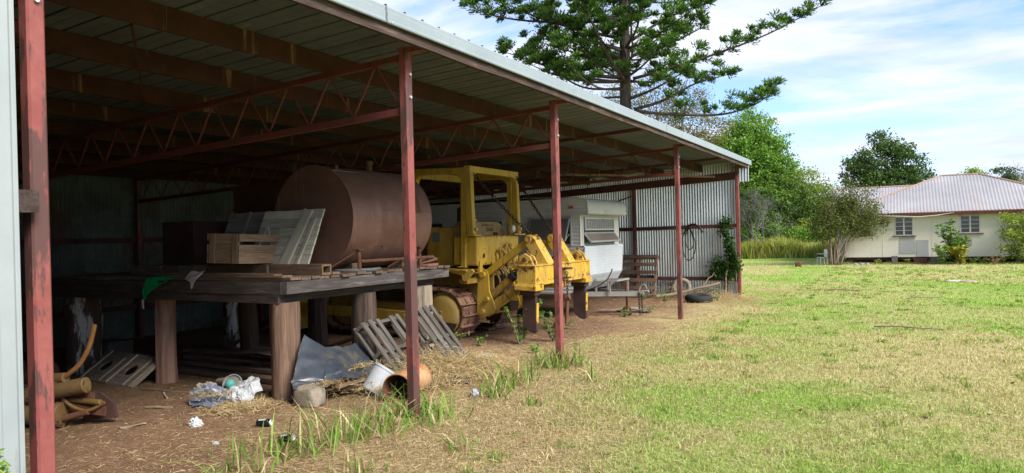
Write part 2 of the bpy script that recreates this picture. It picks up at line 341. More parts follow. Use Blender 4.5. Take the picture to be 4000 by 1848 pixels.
# roof: ribbed sheets laid front to back, each .762 m wide with four ribs
def rib_sheet(x0, x1, w=.762, ribs=3, hr=.030):
    prof = []
    for i in range(ribs):
        b = w*i/ribs; s = w/ribs; prof += [(b, 0), (b+s*.40, 0), (b+s*.42, .003), (b+s*.44, 0), (b+s*.88, 0), (b+s*.90, hr), (b+s*.965, hr), (b+s*.985, 0)]
    prof.append((w+.012, 0)); m_ = MB(); m_.sheet([[(x0, a, b), (x1, a, b+SL*(x1-x0))] for a, b in prof]); return m_
rs = rib_sheet(-9.25, .325); rme = rs.mesh('roof_sheet')
y = Y0; k = 0
while y < Y1-.1:
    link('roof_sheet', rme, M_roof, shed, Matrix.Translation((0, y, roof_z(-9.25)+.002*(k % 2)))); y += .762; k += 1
# eaves: weathered timber and the folded metal flashing over it
for a, b in ((Y0, 2.2), (2.2, 8.6), (8.6, 14.5), (14.5, 20.14)):
    beam('fascia_board', (.268, a+.004, 3.445), (.268, b-.004, 3.445), .042, .155, M_fasciawood, shed, wob=.0025, seg=10)
for a, b in ((Y0, 4.6), (4.6, 12.4), (12.4, 20.32)):
    m_ = MB(); pr = [(.18, 3.585), (.305, 3.592), (.322, 3.588), (.328, 3.575), (.326, 3.545), (.331, 3.54), (.328, 3.475), (.332, 3.468), (.330, 3.452), (.322, 3.447)]
    m_.sheet([[(x, a+.002, z), (x, b+.03, z)] for x, z in pr], thick=(.0025, 0, .0025)); m_.build('eaves_flashing', M_fascia, shed)
for i, y in enumerate(np.arange(2.4, 20.2, .76)):
    link('flashing_screw', MB().cyl((.329, 0, 3.462), (.336, 0, 3.462), .007, 6).mesh('flashing_screw') if i == 0 else bpy.data.meshes['flashing_screw'], M_bolt, shed, Matrix.Translation((0, y, 0)))
# corrugated sheets
def corr(w, z0, z1a, z1b, amp=.0145, pitch=.0762, per=8):
    n = int(round(w/pitch*per)); return MB().sheet([[(w*i/n, amp*math.sin(2*math.pi*i/per), z0), (w*i/n, amp*math.sin(2*math.pi*i/per), z1a+(z1b-z1a)*i/n)] for i in range(n+1)])
wall = link('end_wall', MB().bar((0-.05, 20.0, 1.80), (-2.92, 20.0, 1.78), .05, .10).mesh('end_wall'), M_girt, shed)
x = -9.0
while x < -.01:
    w = min(.762, -x); me = corr(w, -.32, roof_z(x)-.01, roof_z(x+w)-.01).mesh('wall_sheet', 'all'); link('wall_sheet', me, M_corr, wall, Matrix.Translation((x, 20.09+.002*(int(-x*10) % 2), 0))); x += .762
link('wall_sheet', corr(.305, 3.0, roof_z(0)-.02, roof_z(.3)-.02).mesh('wall_sheet', 'all'), M_corr, wall, Matrix.Translation((-.005, 20.093, 0)))
for a, b, z in ((-3.02, -6.0, 1.78), (-6.1, -8.95, 1.78), (-.05, -2.92, .335), (-3.02, -6.0, .335), (-6.1, -8.95, .335)): beam('girt', (a, 20.0, z), (b, 20.0, z), .05, .10, M_girt, wall)
beam('wall_rafter', (-.05, 20.0, 3.17), (-8.95, 20.0, 3.17+SL*-8.9), .07, .20, M_girt, wall)
for x in (-2.97, -6.05): square_tube('wall_post', (x, 20.0, -.3), (x, 20.0, 3.07+SL*x), .09, M_post, wall)
beam('wall_brace', (-3.0, 19.93, 2.75), (-5.6, 19.93, 1.95), .03, .03, M_girt, wall)
back = link('back_wall', MB().bar((-8.96, Y0, 1.78), (-8.96, 20, 1.78), .05, .09).mesh('back_wall'), M_girt, shed)
bme = [corr(.80, -.3, 3.12, 3.12).mesh('wall_sheet', 'all'), corr(.762, -.3, 2.55, 2.55).mesh('wall_sheet', 'all')]
y = Y0; k = 0
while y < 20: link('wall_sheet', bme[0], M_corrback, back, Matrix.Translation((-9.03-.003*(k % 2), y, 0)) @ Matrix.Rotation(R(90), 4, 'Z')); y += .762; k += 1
beam('girt', (-8.96, Y0, .5), (-8.96, 20, .5), .05, .09, M_girt, back)
for y in (2.06, 5.28, 8.45, 11.35, 14.15, 17.1): square_tube('wall_post', (-8.9, y, -.3), (-8.9, y, 2.93), .09, M_post, back)
side = link('unseen_end_wall', MB().bar((-.1, Y0+.05, 1.8), (-8.9, Y0+.05, 1.8), .05, .1).mesh('unseen_end_wall'), M_girt, shed)  # out of view, added to keep light from leaking into the shed
x = -9.0
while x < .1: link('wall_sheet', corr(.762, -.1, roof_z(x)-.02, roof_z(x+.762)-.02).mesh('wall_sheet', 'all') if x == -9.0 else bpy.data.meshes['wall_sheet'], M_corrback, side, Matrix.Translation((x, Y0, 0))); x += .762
# white cladding on the closed bay beside the first post
clad = link('front_cladding', MB().bar((.07, Y0, 1.905), (.07, 2.016, 1.905), .09, .115).bar((.07, Y0, .16), (.07, 2.016, .16), .09, .115).bar((.07, Y0, 3.2), (.07, 1.94, 3.2), .09, .115).mesh('front_cladding'), M_woodgirt, shed)
cs = rib_sheet(0, 3.40, ribs=5, hr=.010)
cme = MB(); cme.v = [(z, a, x) for x, a, z in cs.v]; cme.f = cs.f
cme.v = [(a-SL*c, b, c) for a, b, c in cme.v]; cme = cme.mesh('cladding_sheet')
y = 1.915-.774
while y > Y0: link('cladding_sheet', cme, M_whitewall, clad, Matrix.Translation((.121, y, .04))); y -= .762
m_ = MB()
for z in (.16, 1.905, 3.2):
    for y in (1.8, 1.42, 1.04): m_.cyl((.12, y, z), (.135, y, z), .008, 6)
m_.build('cladding_screw', M_bolt, clad)
def rebase(root, loc):
    """move the Empty to the thing's base without moving its parts"""
    T = Matrix.Translation(-Vector(loc))
    for c in root.children: c.matrix_basis = T @ c.matrix_basis
    root.location = loc; return root
M_deckbeam = wood('charred deck beam', (.035, .028, .024), (.078, .062, .052), (.15, .13, .115), stain=(.16, .11, .07), st_lo=.66, st_hi=.8)
M_deckrim = wood('weathered grey deck rim', (.055, .047, .045), (.11, .095, .088), (.24, .215, .20))
M_plank = wood('old deck plank', (.10, .066, .044), (.19, .135, .095), (.30, .24, .18))
M_stump = None
def stumpmat(name, c1, c2, c3, stain=None):
    m, nt, p = newmat(name); co = coords(nt, (9, 9, .7)); a = noise(nt, co, 1.7, 7, .68, .8)
    col = ramp(nt, a, [(.28, c1), (.5, c2), (.75, c3)])
    if stain: col = mix(nt, ramp(nt, noise(nt, coords(nt, (5, 5, 1.2)), 1.4, 7, .7), [(.52, G3(0)), (.58, G3(1))]), col, stain)
    nt.links.new(col, p.inputs['Base Color']); p.inputs['Roughness'].default_value = .9; p.inputs['Specular IOR Level'].default_value = .2
    bump(nt, p, a, .7, .012); return m
M_stred = stumpmat('red hardwood stump', (.07, .042, .03), (.155, .095, .066), (.30, .205, .145))
M_stpink = stumpmat('pinkish hardwood stump', (.12, .065, .045), (.23, .135, .10), (.33, .21, .155))
M_stwhite = stumpmat('flaking painted stump', (.04, .028, .022), (.075, .05, .04), (.11, .08, .06), (.42, .42, .40))
M_stgrey = stumpmat('grey split stump', (.10, .075, .05), (.27, .22, .16), (.42, .37, .30))
M_stdark = stumpmat('dark stump', (.03, .02, .016), (.075, .052, .04), (.13, .095, .075))
def stump(x, y, r, top, mat, parent, seed, taper=1.0):
    rr = random.Random(seed); n = 30; rows = 12; vs, fs = [], []; z0 = gz(x, y)-.1
    ph = [rr.uniform(0, 6.28) for _ in range(4)]; lean = (rr.uniform(-.02, .02), rr.uniform(-.02, .02))
    for i in range(rows):
        t = i/(rows-1); z = z0+(top-z0)*t
        for k in range(n):
            a = 2*math.pi*k/n; q = r*(1+.05*math.sin(2*a+ph[0]+t)+.04*math.sin(3*a+ph[1]-t*1.5)+.035*math.sin(7*a+ph[2])+.03*math.sin(11*a+ph[3]+t*2)+.02*rr.uniform(-1, 1))*(1+(taper-1)*(1-t))*(1-.05*math.sin(t*3+ph[3]))
            vs.append((x+lean[0]*t+q*math.cos(a), y+lean[1]*t+q*math.sin(a), z))
    for i in range(rows-1):
        for k in range(n): fs.append((i*n+k, i*n+(k+1) % n, (i+1)*n+(k+1) % n, (i+1)*n+k))
    fs.append(tuple((rows-1)*n+k for k in range(n)))
    T = Matrix.Translation((x, y, 0)); m_ = MB(); m_.add([(a-x, b-y, c) for a, b, c in vs], fs); return m_.build('stump', mat, parent, smooth=True, M=T)
deck = thing('loading_deck', 'raised timber loading deck on thick round stumps inside the open shed', 'deck')
for i, (x, y, r, mt) in enumerate(((-1.90, 5.50, .148, M_stred), (-4.06, 5.60, .125, M_stpink), (-5.86, 5.62, .20, M_stwhite), (-1.88, 6.78, .135, M_stdark), (-1.86, 7.98, .15, M_stgrey), (-4.0, 6.85, .12, M_stdark), (-3.9, 8.05, .13, M_stdark), (-5.9, 6.9, .13, M_stdark), (-5.9, 8.1, .13, M_stwhite))):
    stump(x, y, r, 1.015, mt, deck, 40+i, 1.06)
# bearers, then rim beams, then the planks whose ends show along the open side
for x in (-1.93, -4.05, -5.95): beam('bearer', (x, 5.42, 1.062), (x, 8.25, 1.062), .15, .10, M_deckbeam, deck, wob=.004)
beam('bearer', (-1.80, 5.395, 1.06), (-6.2, 5.395, 1.06), .10, .094, M_deckbeam, deck, wob=.003)
beam('rim_beam', (-1.715, 5.352, 1.178), (-1.715, 8.38, 1.178), .075, .13, M_deckrim, deck, wob=.003)
beam('rim_beam', (-1.757, 5.375, 1.178), (-6.3, 5.375, 1.178), .07, .13, M_deckbeam, deck, wob=.003)
for y in (6.35, 7.3, 8.25): beam('joist', (-1.76, y, 1.175), (-6.2, y, 1.175), .07, .125, M_deckbeam, deck)
y = 5.40
while y < 8.35:
    w = random.uniform(.13, .17); e = random.uniform(-.04, .03)
    beam('plank', (-1.665+e, y+w/2, 1.262+random.uniform(-.004, .006)), (-6.3+random.uniform(-.1, .1), y+w/2, 1.262), w-.012, .032, M_plank, deck, wob=.003, seg=6); y += w
rebase(deck, (-4, 6.9, 0))
# loose timber lying on the deck
M_loose = wood('loose brown board', (.12, .07, .04), (.24, .155, .095), (.34, .25, .165))
for i, (x0, x1, y, z, w, h) in enumerate(((-1.78, -3.9, 5.47, 1.294, .14, .022), (-1.95, -4.2, 5.49, 1.316, .12, .018), (-2.15, -3.4, 5.63, 1.297, .11, .026), (-1.70, -2.9, 6.12, 1.297, .12, .026))):
    o = beam('board', (x0, y, z), (x1, y+.03*i, z+.002), w, h, M_loose, None, wob=.002)
    tag(o, ('thin board lying along the near edge of the deck', 'upper thin board of the pair at the deck edge', 'short board lying flat below the crate', 'board lying flat in front of the tank on the deck')[i], 'board', 'loose boards on the deck')
bb = thing('box_beam', 'hollow timber box beam lying on the deck under the crate', 'beam', (-2.7, 5.95, 1.28))
for dy in (-.065, .065): beam('side_board', (1.02, dy, .064), (-1.0, dy, .064), .022, .118, M_loose, bb, wob=.0015)
for dz in (.016, .113): beam('face_board', (1.018, 0, dz), (-1.0, 0, dz), .106, .022, M_loose, bb, wob=.0012)
beam('strap', (.15, -.079, .064), (.18, -.079, .064), .006, .12, wood('pale strip', (.4, .33, .22), (.5, .42, .3)), bb)
for i in range(4):
    x0 = -3.62-i*.325; o = MB().box((0, 0, 0), (.31, .45, .118)).build('timber_block', M_plank, None, bevel=.006, M=Matrix.Translation((x0-.16, 5.93+.01*(i % 2), 1.345)))
    tag(o, 'square timber block in the row beside the hollow box beam', 'block', 'timber blocks on the deck')
# the crate
M_crate = wood('crate pine', (.20, .125, .075), (.36, .24, .145), (.46, .33, .21), stain=(.12, .07, .045), st_lo=.64, st_hi=.76)
crate = thing('wooden_crate', 'open wooden crate with slatted sides perched on the box beam', 'crate', (-2.60, 5.50, 1.432), (R(-1.5), R(2), R(9)))
CL, CW, CH = .84, .42, .34
for z0, z1 in ((0, .125), (.128, .215), (.255, CH)):
    beam('slat', (.012, .0, (z0+z1)/2), (.012, CL, (z0+z1)/2), .018, z1-z0, M_crate, crate, wob=.001)
    beam('slat', (-CW-.012, 0, (z0+z1)/2), (-CW-.012, CL, (z0+z1)/2), .018, z1-z0, M_crate, crate)
for yy in (.02, CL-.02):
    for z0, z1 in ((0, .17), (.173, CH)): beam('end_board', (-.002, yy, (z0+z1)/2), (-CW+.002, yy, (z0+z1)/2), .018, z1-z0, M_crate, crate)
    for xx in (-.04, -CW+.06):
        beam('batten', (xx, yy-.02 if yy < .1 else yy+.02, 0), (xx, yy-.02 if yy < .1 else yy+.02, CH), .07, .018, M_crate, crate, up=(0, 1, 0))
beam('bottom_board', (-CW/2, .03, .008), (-CW/2, CL-.03, .008), CW-.03, .014, M_crate, crate)
# painted board panels leaning on the tank
M_white = wood('flaking white board', (.42, .39, .30), (.60, .56, .45), (.70, .66, .54), stain=(.25, .18, .10), st_lo=.68, st_hi=.78, var=.12)
M_greyb = wood('grimy grey board', (.15, .145, .125), (.25, .245, .21), (.33, .32, .28), var=.15)
def panel(name, label, loc, rz, lean, w, h, n, mat, strips):
    t = thing(name, label, 'partition', loc, (R(-lean), 0, R(rz)), 'board panels leaning on the tank')
    for i in range(n): beam('board', (0, 0, h*(i+.5)/n), (w, 0, h*(i+.5)/n), .022, h/n-.006, mat, t, wob=.0012)
    for x0, x1, z0, z1, ww in strips: beam('batten', (x0, -.022, z0), (x1, -.022, z1), ww, .02, mat, t, up=(0, 1, 0))
    return t
panel('timber_partition', 'white painted board panel with battens leaning on the rusty tank', (-3.08, 6.02, 1.285), 0, 24, 1.0, .84, 7, M_white, ((.60, .76, .02, .83, .15), (.82, .91, .0, .72, .045), (.08, .14, .32, .62, .03), (.16, .40, .60, .22, .022)))
panel('timber_partition', 'grimy grey board panel standing beyond the white one', (-3.86, 6.16, 1.285), 2, 22, .78, .84, 6, M_greyb, ((.35, .38, .35, .84, .05), (.70, .72, .3, .84, .04)))
# the rusty tank with its pipe cradle
m, nt, p = newmat('brown rusted tank steel'); co = coords(nt)
a_ = noise(nt, co, 1.6, 6, .6); col = ramp(nt, a_, [(.3, (.135, .066, .046)), (.55, (.18, .092, .066)), (.75, (.225, .122, .088))])
col = mix(nt, ramp(nt, noise(nt, coords(nt, (1, .6, 2)), 1.1, 8, .7), [(.52, G3(0)), (.72, G3(1))]), col, (.125, .05, .027))
col = mix(nt, ramp(nt, noise(nt, coords(nt, (5, 5, .35)), 2.0, 6, .7), [(.54, G3(0)), (.68, G3(.55))]), col, (.25, .16, .12))
col = mix(nt, .3, col, ramp(nt, noise(nt, co, 35, 4), [(.3, G3(.4)), (.7, G3(1))]), 'MULTIPLY')
nt.links.new(col, p.inputs['Base Color']); p.inputs['Roughness'].default_value = .62; p.inputs['Metallic'].default_value = .15; bump(nt, p, noise(nt, co, 14, 6), .12)
M_tank = m
M_black_ = plain('rust hole', (.01, .008, .007), .9)
M_rust = pm('dark rust', (.085, .036, .020), (.17, .075, .040), 5, .9, 0, bmp=.3)
TX, TY0, TY1, TZ, TR = -2.42, 6.50, 8.10, 1.945, .66
tank = thing('rusty_tank', 'large brown rusted cylindrical steel tank lying on the deck', 'tank', (TX, 7.3, 1.28))
def ring(y, r, n=48): return [(r*math.cos(2*math.pi*k/n), y, r*math.sin(2*math.pi*k/n)+TZ-1.28) for k in range(n)]
def lathe_y(prof, n=48):
    m_ = MB(); rows = [ring(y, r, n) for y, r in prof]; vs = [q for r_ in rows for q in r_]
    m_.add(vs, [(i*n+k, i*n+(k+1) % n, (i+1)*n+(k+1) % n, (i+1)*n+k) for i in range(len(rows)-1) for k in range(n)]); return m_
a, b = TY0-7.3, TY1-7.3
lathe_y([(a-.004, TR-.012), (a-.004, TR+.004), (a+.012, TR+.004), (a+.016, TR), (-.28, TR), (-.275, TR+.004), (-.262, TR+.004), (-.257, TR), (b-.016, TR), (b-.012, TR+.004), (b+.004, TR+.004), (b+.004, TR-.012)]).build('barrel', M_tank, tank, smooth=True)
for y, s in ((a, -1), (b, 1)): lathe_y([(y, TR-.010), (y-s*.006+s*.006, TR-.03), (y+s*.018, TR*.6), (y+s*.026, .01)]).build('end_plate', M_tank, tank, smooth='all')
z = TZ-1.28
MB().cyl((-.12, .42, z+TR*.98-.01), (-.12, .42, z+TR+.14), .05, 14).cyl((-.12, .42, z+TR+.10), (-.12, .42, z+TR+.16), .062, 14).build('filler_pipe', M_rust, tank, smooth=True)
MB().cyl((.26, -.66, z+.595), (.285, -.66, z+.655), .028, 10).build('plug', M_rust, tank, smooth=True)
MB().tube([(TR*1.003*math.cos(R(62)), y_, TR*1.003*math.sin(R(62))+z) for y_ in np.linspace(a+.02, -.28, 8)], .007, 5).build('weld_seam', M_tank, tank)
MB().tube([(TR*1.003*math.cos(R(8)), y_, TR*1.003*math.sin(R(8))+z) for y_ in np.linspace(-.26, b-.02, 8)], .007, 5).build('weld_seam', M_tank, tank)
for y_, an in ((-.15, -34), (.32, -30), (.62, -38)): MB().cyl((TR*.995*math.cos(R(an)), y_, TR*.995*math.sin(R(an))+z), (TR*1.004*math.cos(R(an)), y_, TR*1.004*math.sin(R(an))+z), .014, 8).build('rust_hole', M_black_, tank)
MB().prism([(-.18, -.12), (.14, -.13), (.16, .10), (-.15, .12)], 'z', 0, .004).build('patch_plate', M_rust, tank, M=Matrix.Translation((TR*1.001*math.cos(R(20)), .45, TR*1.001*math.sin(R(20))+z)) @ Matrix.Rotation(R(70), 4, 'Y'))
cr_ = link('cradle', MB().cyl((.655, -.70, z-.54), (.655, .82, z-.54), .022, 10).mesh('cradle', True), M_rust, tank)
for y in (-.70, .52):
    MB().cyl((.655, y, -.0), (.64, y, .265), .024, 10).box((.64, y, .27), (.10, .10, .012)).build('leg', M_rust, cr_)
    MB().cyl((.64, y-.02, .25), (.30, y-.25, .01), .014, 8).build('brace', M_rust, cr_)
for y in (-.5, .5):   # chocks that keep it from rolling
    for s in (-1, 1): MB().prism([(s*.20, 0), (s*.42, 0), (s*.40, .10)], 'y', y-.06, y+.06).build('chock', M_plank, tank)
# odds and ends beside it
def arc(c, r, a0, a1, n, ax='z'): return [(c[0]+r*math.cos(a0+(a1-a0)*i/n), c[1]+r*math.sin(a0+(a1-a0)*i/n), c[2]) for i in range(n+1)]
M_grey = pm('dull painted steel', (.10, .12, .12), (.17, .19, .19), 6, .7, .2, stain=(.14, .06, .03), st_scale=5)
o = MB().tube(arc((-2.0, 6.78, 1.30), .30, -2.3, 1.2, 14), .022, 8).build('steel_hoop', M_grey, None, smooth=True); tag(o, 'grey curved steel hoop lying on deck planks before the tank', 'hoop')
o = MB().box((0, 0, 0), (.20, .34, .03)).build('red_plate', pm('faded pink-red paint', (.30, .10, .09), (.42, .16, .14), 5, .7), None, M=Matrix.Translation((-1.83, 8.06, 1.297)) @ Matrix.Rotation(R(12), 4, 'Z'), bevel=.004); tag(o, 'faded red flat plate at the far end of the deck edge', 'plate')
o = MB().box((0, 0, 0), (.12, .42, .022)).build('board', M_loose, None, M=Matrix.Translation((-1.85, 8.0, 1.36)) @ Euler((R(9), R(20), R(-14))).to_matrix().to_4x4()); tag(o, 'short brown board propped across the red plate', 'board')
M_dkbin = pm('dark rusty bin steel', (.035, .017, .013), (.075, .036, .028), 3, .9, 0, bmp=.2)
bn = thing('rusty_bin', 'dark rusted open steel bin standing on the deck beyond the crate', 'bin', (-4.50, 6.40, 1.28))
for (c, d) in (((0, -.27, .34), (.64, .02, .68)), ((0, .27, .34), (.64, .02, .68)), ((-.31, 0, .34), (.02, .52, .68)), ((.31, 0, .34), (.02, .52, .68))): MB().box(c, d).build('side', M_dkbin, bn)
MB().box((0, 0, .012), (.6, .52, .02)).build('base', M_dkbin, bn)
MB().tube([(-.325, -.285, .68), (.325, -.285, .68), (.325, .285, .68), (-.325, .285, .68)], .014, 6, closed=True).build('rim', M_dkbin, bn)
b2 = thing('rusty_bin', 'big rusted steel hopper behind the tank on the deck', 'hopper', (-4.3, 7.95, 1.28))
MB().box((0, -.36, .63), (1.7, .02, 1.26)).build('side', M_rust, b2); MB().box((0, .36, .63), (1.7, .02, 1.26)).build('side', M_rust, b2)
for x in (-.85, .85): MB().box((x, 0, .63), (.02, .7, 1.26)).build('end', M_rust, b2)
MB().box((0, -.378, 1.22), (1.74, .02, .05)).box((0, -.378, .9), (1.74, .014, .03)).build('rib', M_rust, b2)
# cloth scraps over the edge
def patch(P, n=10, amp=.012, seed=1, thick=.0015):
    """P: control grid of points; bilinear refinement with folds"""
    P = np.array(P, float); ni, nj = P.shape[:2]; ui = np.linspace(0, ni-1, (ni-1)*n+1); uj = np.linspace(0, nj-1, (nj-1)*n+1)
    out_ = np.zeros((len(ui), len(uj), 3))
    for a, u in enumerate(ui):
        i = min(int(u), ni-2); s = u-i; s = s*s*(3-2*s)
        for b, v in enumerate(uj):
            j = min(int(v), nj-2); t = v-j; t = t*t*(3-2*t)
            out_[a, b] = (P[i, j]*(1-s)+P[i+1, j]*s)*(1-t)+(P[i, j+1]*(1-s)+P[i+1, j+1]*s)*t
    U, V = np.meshgrid(ui, uj, indexing='ij'); nz = np.abs(fbm(U, V, 1.7, 4, seed)-.5)*2; nn = fbm(U, V, 2.3, 3, seed+9)-.5
    out_[..., 2] += amp*(nz-.4); out_[..., 1] -= amp*(nz-.3); out_[..., 0] += amp*nn
    m_ = MB(); m_.sheet([[tuple(q) for q in row] for row in out_], thick=(0, thick, thick)); return m_
M_green = pm('green tarpaulin', (.006, .26, .075), (.015, .40, .12), 4, .5, 0, bmp=.1)
o = patch([[(-3.95, 5.42, 1.293), (-3.7, 5.46, 1.298), (-3.42, 5.50, 1.30)], [(-4.02, 5.33, 1.275), (-3.72, 5.345, 1.285), (-3.47, 5.37, 1.292)], [(-4.06, 5.325, 1.16), (-3.93, 5.32, 1.15), (-3.60, 5.325, 1.25)], [(-4.075, 5.32, 1.01), (-4.03, 5.32, 1.02), (-3.98, 5.32, 1.13)]], 8, .02, 3).build('green_tarp', M_green, None, smooth=True); tag(o, 'green plastic tarp scrap hanging over the deck edge', 'tarp')
M_rag = pm('dirty pale rag', (.34, .30, .26), (.52, .47, .43), 5, .9)
o = patch([[(-3.27, 5.40, 1.36), (-3.17, 5.43, 1.345), (-3.06, 5.44, 1.37)], [(-3.31, 5.335, 1.27), (-3.18, 5.33, 1.29), (-3.07, 5.33, 1.28)], [(-3.19, 5.325, 1.24), (-3.165, 5.325, 1.19), (-3.12, 5.325, 1.23)], [(-3.18, 5.322, 1.17), (-3.165, 5.322, 1.155), (-3.15, 5.322, 1.17)]], 8, .012, 5).build('rag', M_rag, None, smooth=True); tag(o, 'pale dirty rag draped on the deck edge near the green tarp', 'rag')
o = patch([[(-4.09, 5.318, 1.01), (-4.05, 5.318, 1.012)], [(-4.075, 5.317, .91), (-4.045, 5.317, .90)]], 8, .006, 7).build('paper_tag', plain('white paper', (.6, .6, .58)), None); tag(o, 'small white scrap hanging below the green tarp', 'scrap')
# ================================================================ bulldozer with rear ripper
def paint(name, c1, c2, dirt, chips, lo=.60, hi=.64):
    m, nt, p = newmat(name); co = coords(nt, (1, 1, 1), 'Object', False)
    col = ramp(nt, noise(nt, co, 2.2, 5), [(.3, c1), (.7, c2)])
    col = mix(nt, ramp(nt, noise(nt, coords(nt, (2, 2, .8)), 2.3, 7, .7), [(.46, G3(0)), (.72, G3(.85))]), col, dirt)
    col = mix(nt, ramp(nt, noise(nt, coords(nt, (1, 1, 1), 'Object', False), 1.1, 6, .7), [(.42, G3(0)), (.66, G3(.5))]), col, tuple(.45*a+.10 for a in c2))
    col = mix(nt, ramp(nt, noise(nt, coords(nt, (7, 7, .5), 'Object', False), 1.6, 7, .7), [(.56, G3(0)), (.66, G3(.6))]), col, (.16, .075, .025))
    col = mix(nt, ramp(nt, noise(nt, co, 9, 8, .74), [(lo, G3(0)), (hi, G3(1))]), col, chips)
    nt.links.new(col, p.inputs['Base Color']); p.inputs['Roughness'].default_value = .6; p.inputs['Specular IOR Level'].default_value = .35
    bump(nt, p, noise(nt, co, 20, 5), .12); return m
M_yel = paint('dull yellow paint', (.49, .305, .026), (.60, .385, .042), (.19, .125, .035), (.10, .042, .02), .64, .69)
M_yelb = paint('bright chipped yellow paint', (.46, .275, .018), (.56, .345, .03), (.20, .12, .035), (.11, .035, .02), .545, .585)
M_tan = paint('tan faded paint', (.27, .17, .055), (.34, .22, .075), (.20, .13, .05), (.12, .06, .03), .72, .76)
M_shoe = pm('rusty track shoe', (.19, .10, .062), (.33, .19, .125), 5, .8, .1, stain=(.11, .05, .03), st_scale=4, bmp=.3)
M_dkyel = paint('grimy yellow', (.30, .185, .024), (.39, .245, .035), (.14, .09, .03), (.08, .04, .02), .62, .68)
M_brown = pm('brown shank steel', (.045, .026, .022), (.085, .045, .036), 4, .75, .2, bmp=.15)
M_black = plain('black rubber', (.012, .012, .013), .7)
M_glass_lamp = plain('lamp glass', (.62, .64, .64), .15, .3)
DZ = Vector((-2.95, 10.95, -.085)); PIT = R(2.2)
dozer = thing('bulldozer', 'yellow bulldozer with open roll frame and rear ripper parked in the shed', 'bulldozer', DZ, (0, PIT, 0))
_inv = (Matrix.Translation(DZ) @ Matrix.Rotation(PIT, 4, 'Y')).inverted()
def L(x, y, z): return _inv @ Vector((x, y, z))
def dbox(name, x0, x1, y0, y1, z0, z1, mat, parent=dozer, bevel=.008):
    c = L((x0+x1)/2, (y0+y1)/2, (z0+z1)/2); return MB().box(c, (abs(x1-x0), abs(y1-y0), abs(z1-z0))).build(name, mat, parent, bevel=bevel)
def plate(name, poly, y0, y1, mat, parent=dozer, bevel=.006):
    q = [L(x, 0, z) for x, z in poly]; return MB().prism([(v.x, v.z) for v in q], 'y', y0-DZ.y, y1-DZ.y).build(name, mat, parent, bevel=bevel)
def dcyl(m_, p0, p1, r, seg=16, r1=None): return m_.cyl(L(*p0), L(*p1), r, seg, r1)
# ---- tracks: chain of shoes round sprocket and idler
RS, XI, ZC = .395, -2.35, .445
def track_path(s):
    a, b = -XI, math.pi*RS; tot = 2*a+2*b; s %= tot
    if s < b: t = s/RS; return (RS*math.sin(t), ZC+RS*math.cos(t), t)               # down round the sprocket
    s -= b
    if s < a: return (-s, ZC-RS, math.pi)
    s -= a
    if s < b: t = math.pi+s/RS; return (XI+RS*math.sin(t), ZC+RS*math.cos(t), t)
    s -= b; return (XI+s, ZC+RS+.02*0, 0)
TOT = 2*(-XI)+2*math.pi*RS; NS = 42; PIT_S = TOT/NS
sm = MB(); hp = PIT_S/2-.004
sm.prism([(-hp, 0), (-hp-.012, .012), (-hp-.004, .024), (hp*.55, .022), (hp*.66, .058), (hp*.86, .058), (hp*.9, .02), (hp, 0)], 'y', -.29, .29)
for yy in (-.19, -.07, .07, .19): sm.box((0, yy, .028), (.03, .03, .014))
shoe = sm.mesh('track_shoe')
for yc in (10.27, 11.63):
    m_ = MB(); inner = [(track_path(TOT*i/60)[0], track_path(TOT*i/60)[1]) for i in range(60)]
    for o_ in (-.09, .09):
        out_p = [L(0, 0, 0)*0+Vector((x, yc+o_-DZ.y, z)) for x, z in inner]; m_.tube(out_p, .035, 6, closed=True)
    tr = m_.build('track', M_brown, dozer)
    for k in range(NS):
        x, z, t = track_path(PIT_S*(k+.35)); M = Matrix.Translation((x, yc-DZ.y, z)) @ Matrix.Rotation(t, 4, 'Y')
        link('track_shoe', shoe, M_shoe, tr, M)
    s = -1 if yc < 11 else 1; yo = yc-DZ.y+s*.20
    n = 25; sp = []
    for k in range(n*2): r_ = .40 if k % 2 else .355; a = math.pi*k/n; sp.append((r_*math.cos(a), ZC+r_*math.sin(a)))
    MB().prism(sp, 'y', yo-.02*s, yo+.03*s).build('sprocket', M_dkyel, tr)
    m_ = MB(); rings = [(0, .345), (.035, .345), (.06, .325), (.085, .24), (.095, .12), (.10, .001)]; nn = 32
    vs_ = [(r_*math.cos(2*math.pi*k/nn), yo+s*(.03+d), ZC-.02+r_*math.sin(2*math.pi*k/nn)) for d, r_ in rings for k in range(nn)]
    m_.add(vs_, [(i*nn+k, i*nn+(k+1) % nn, (i+1)*nn+(k+1) % nn, (i+1)*nn+k) for i in range(len(rings)-1) for k in range(nn)]); m_.build('final_drive_cover', M_dkyel, tr, smooth=True)
    MB().cyl((-.02, yo+s*.11, ZC-.06), (-.02, yo+s*.165, ZC-.06), .055, 14).cyl((-.02, yo+s*.16, ZC-.06), (-.02, yo+s*.185, ZC-.06), .035, 6).cyl((-.0, yo+s*.10, ZC+.05), (0, yo+s*.15, ZC+.05), .02, 8).build('hub_cap', M_dkyel, tr, smooth=True)
    poly = [(-.40, ZC-.10), (.385, ZC-.13)]+[(.36*math.cos(a), ZC+.0+.385*math.sin(a)) for a in np.linspace(R(-20), R(-165), 14)]
    MB().prism(poly, 'y', yo+s*.136, yo+s*.150).build('rock_guard', M_brown, tr)
    MB().box((-1.2, yc-DZ.y, .42), (2.0, .26, .30)).build('track_frame', M_dkyel, tr, bevel=.02)
    m_ = MB()
    for x in (-.55, -.95, -1.35, -1.75): MB().cyl((x, yc-DZ.y-.13, .20), (x, yc-DZ.y+.13, .20), .12, 16).build('track_roller', M_brown, tr, smooth=True)
    MB().cyl((XI, yc-DZ.y-.07, ZC), (XI, yc-DZ.y+.07, ZC), .37, 28).build('idler', M_dkyel, tr, smooth=True)
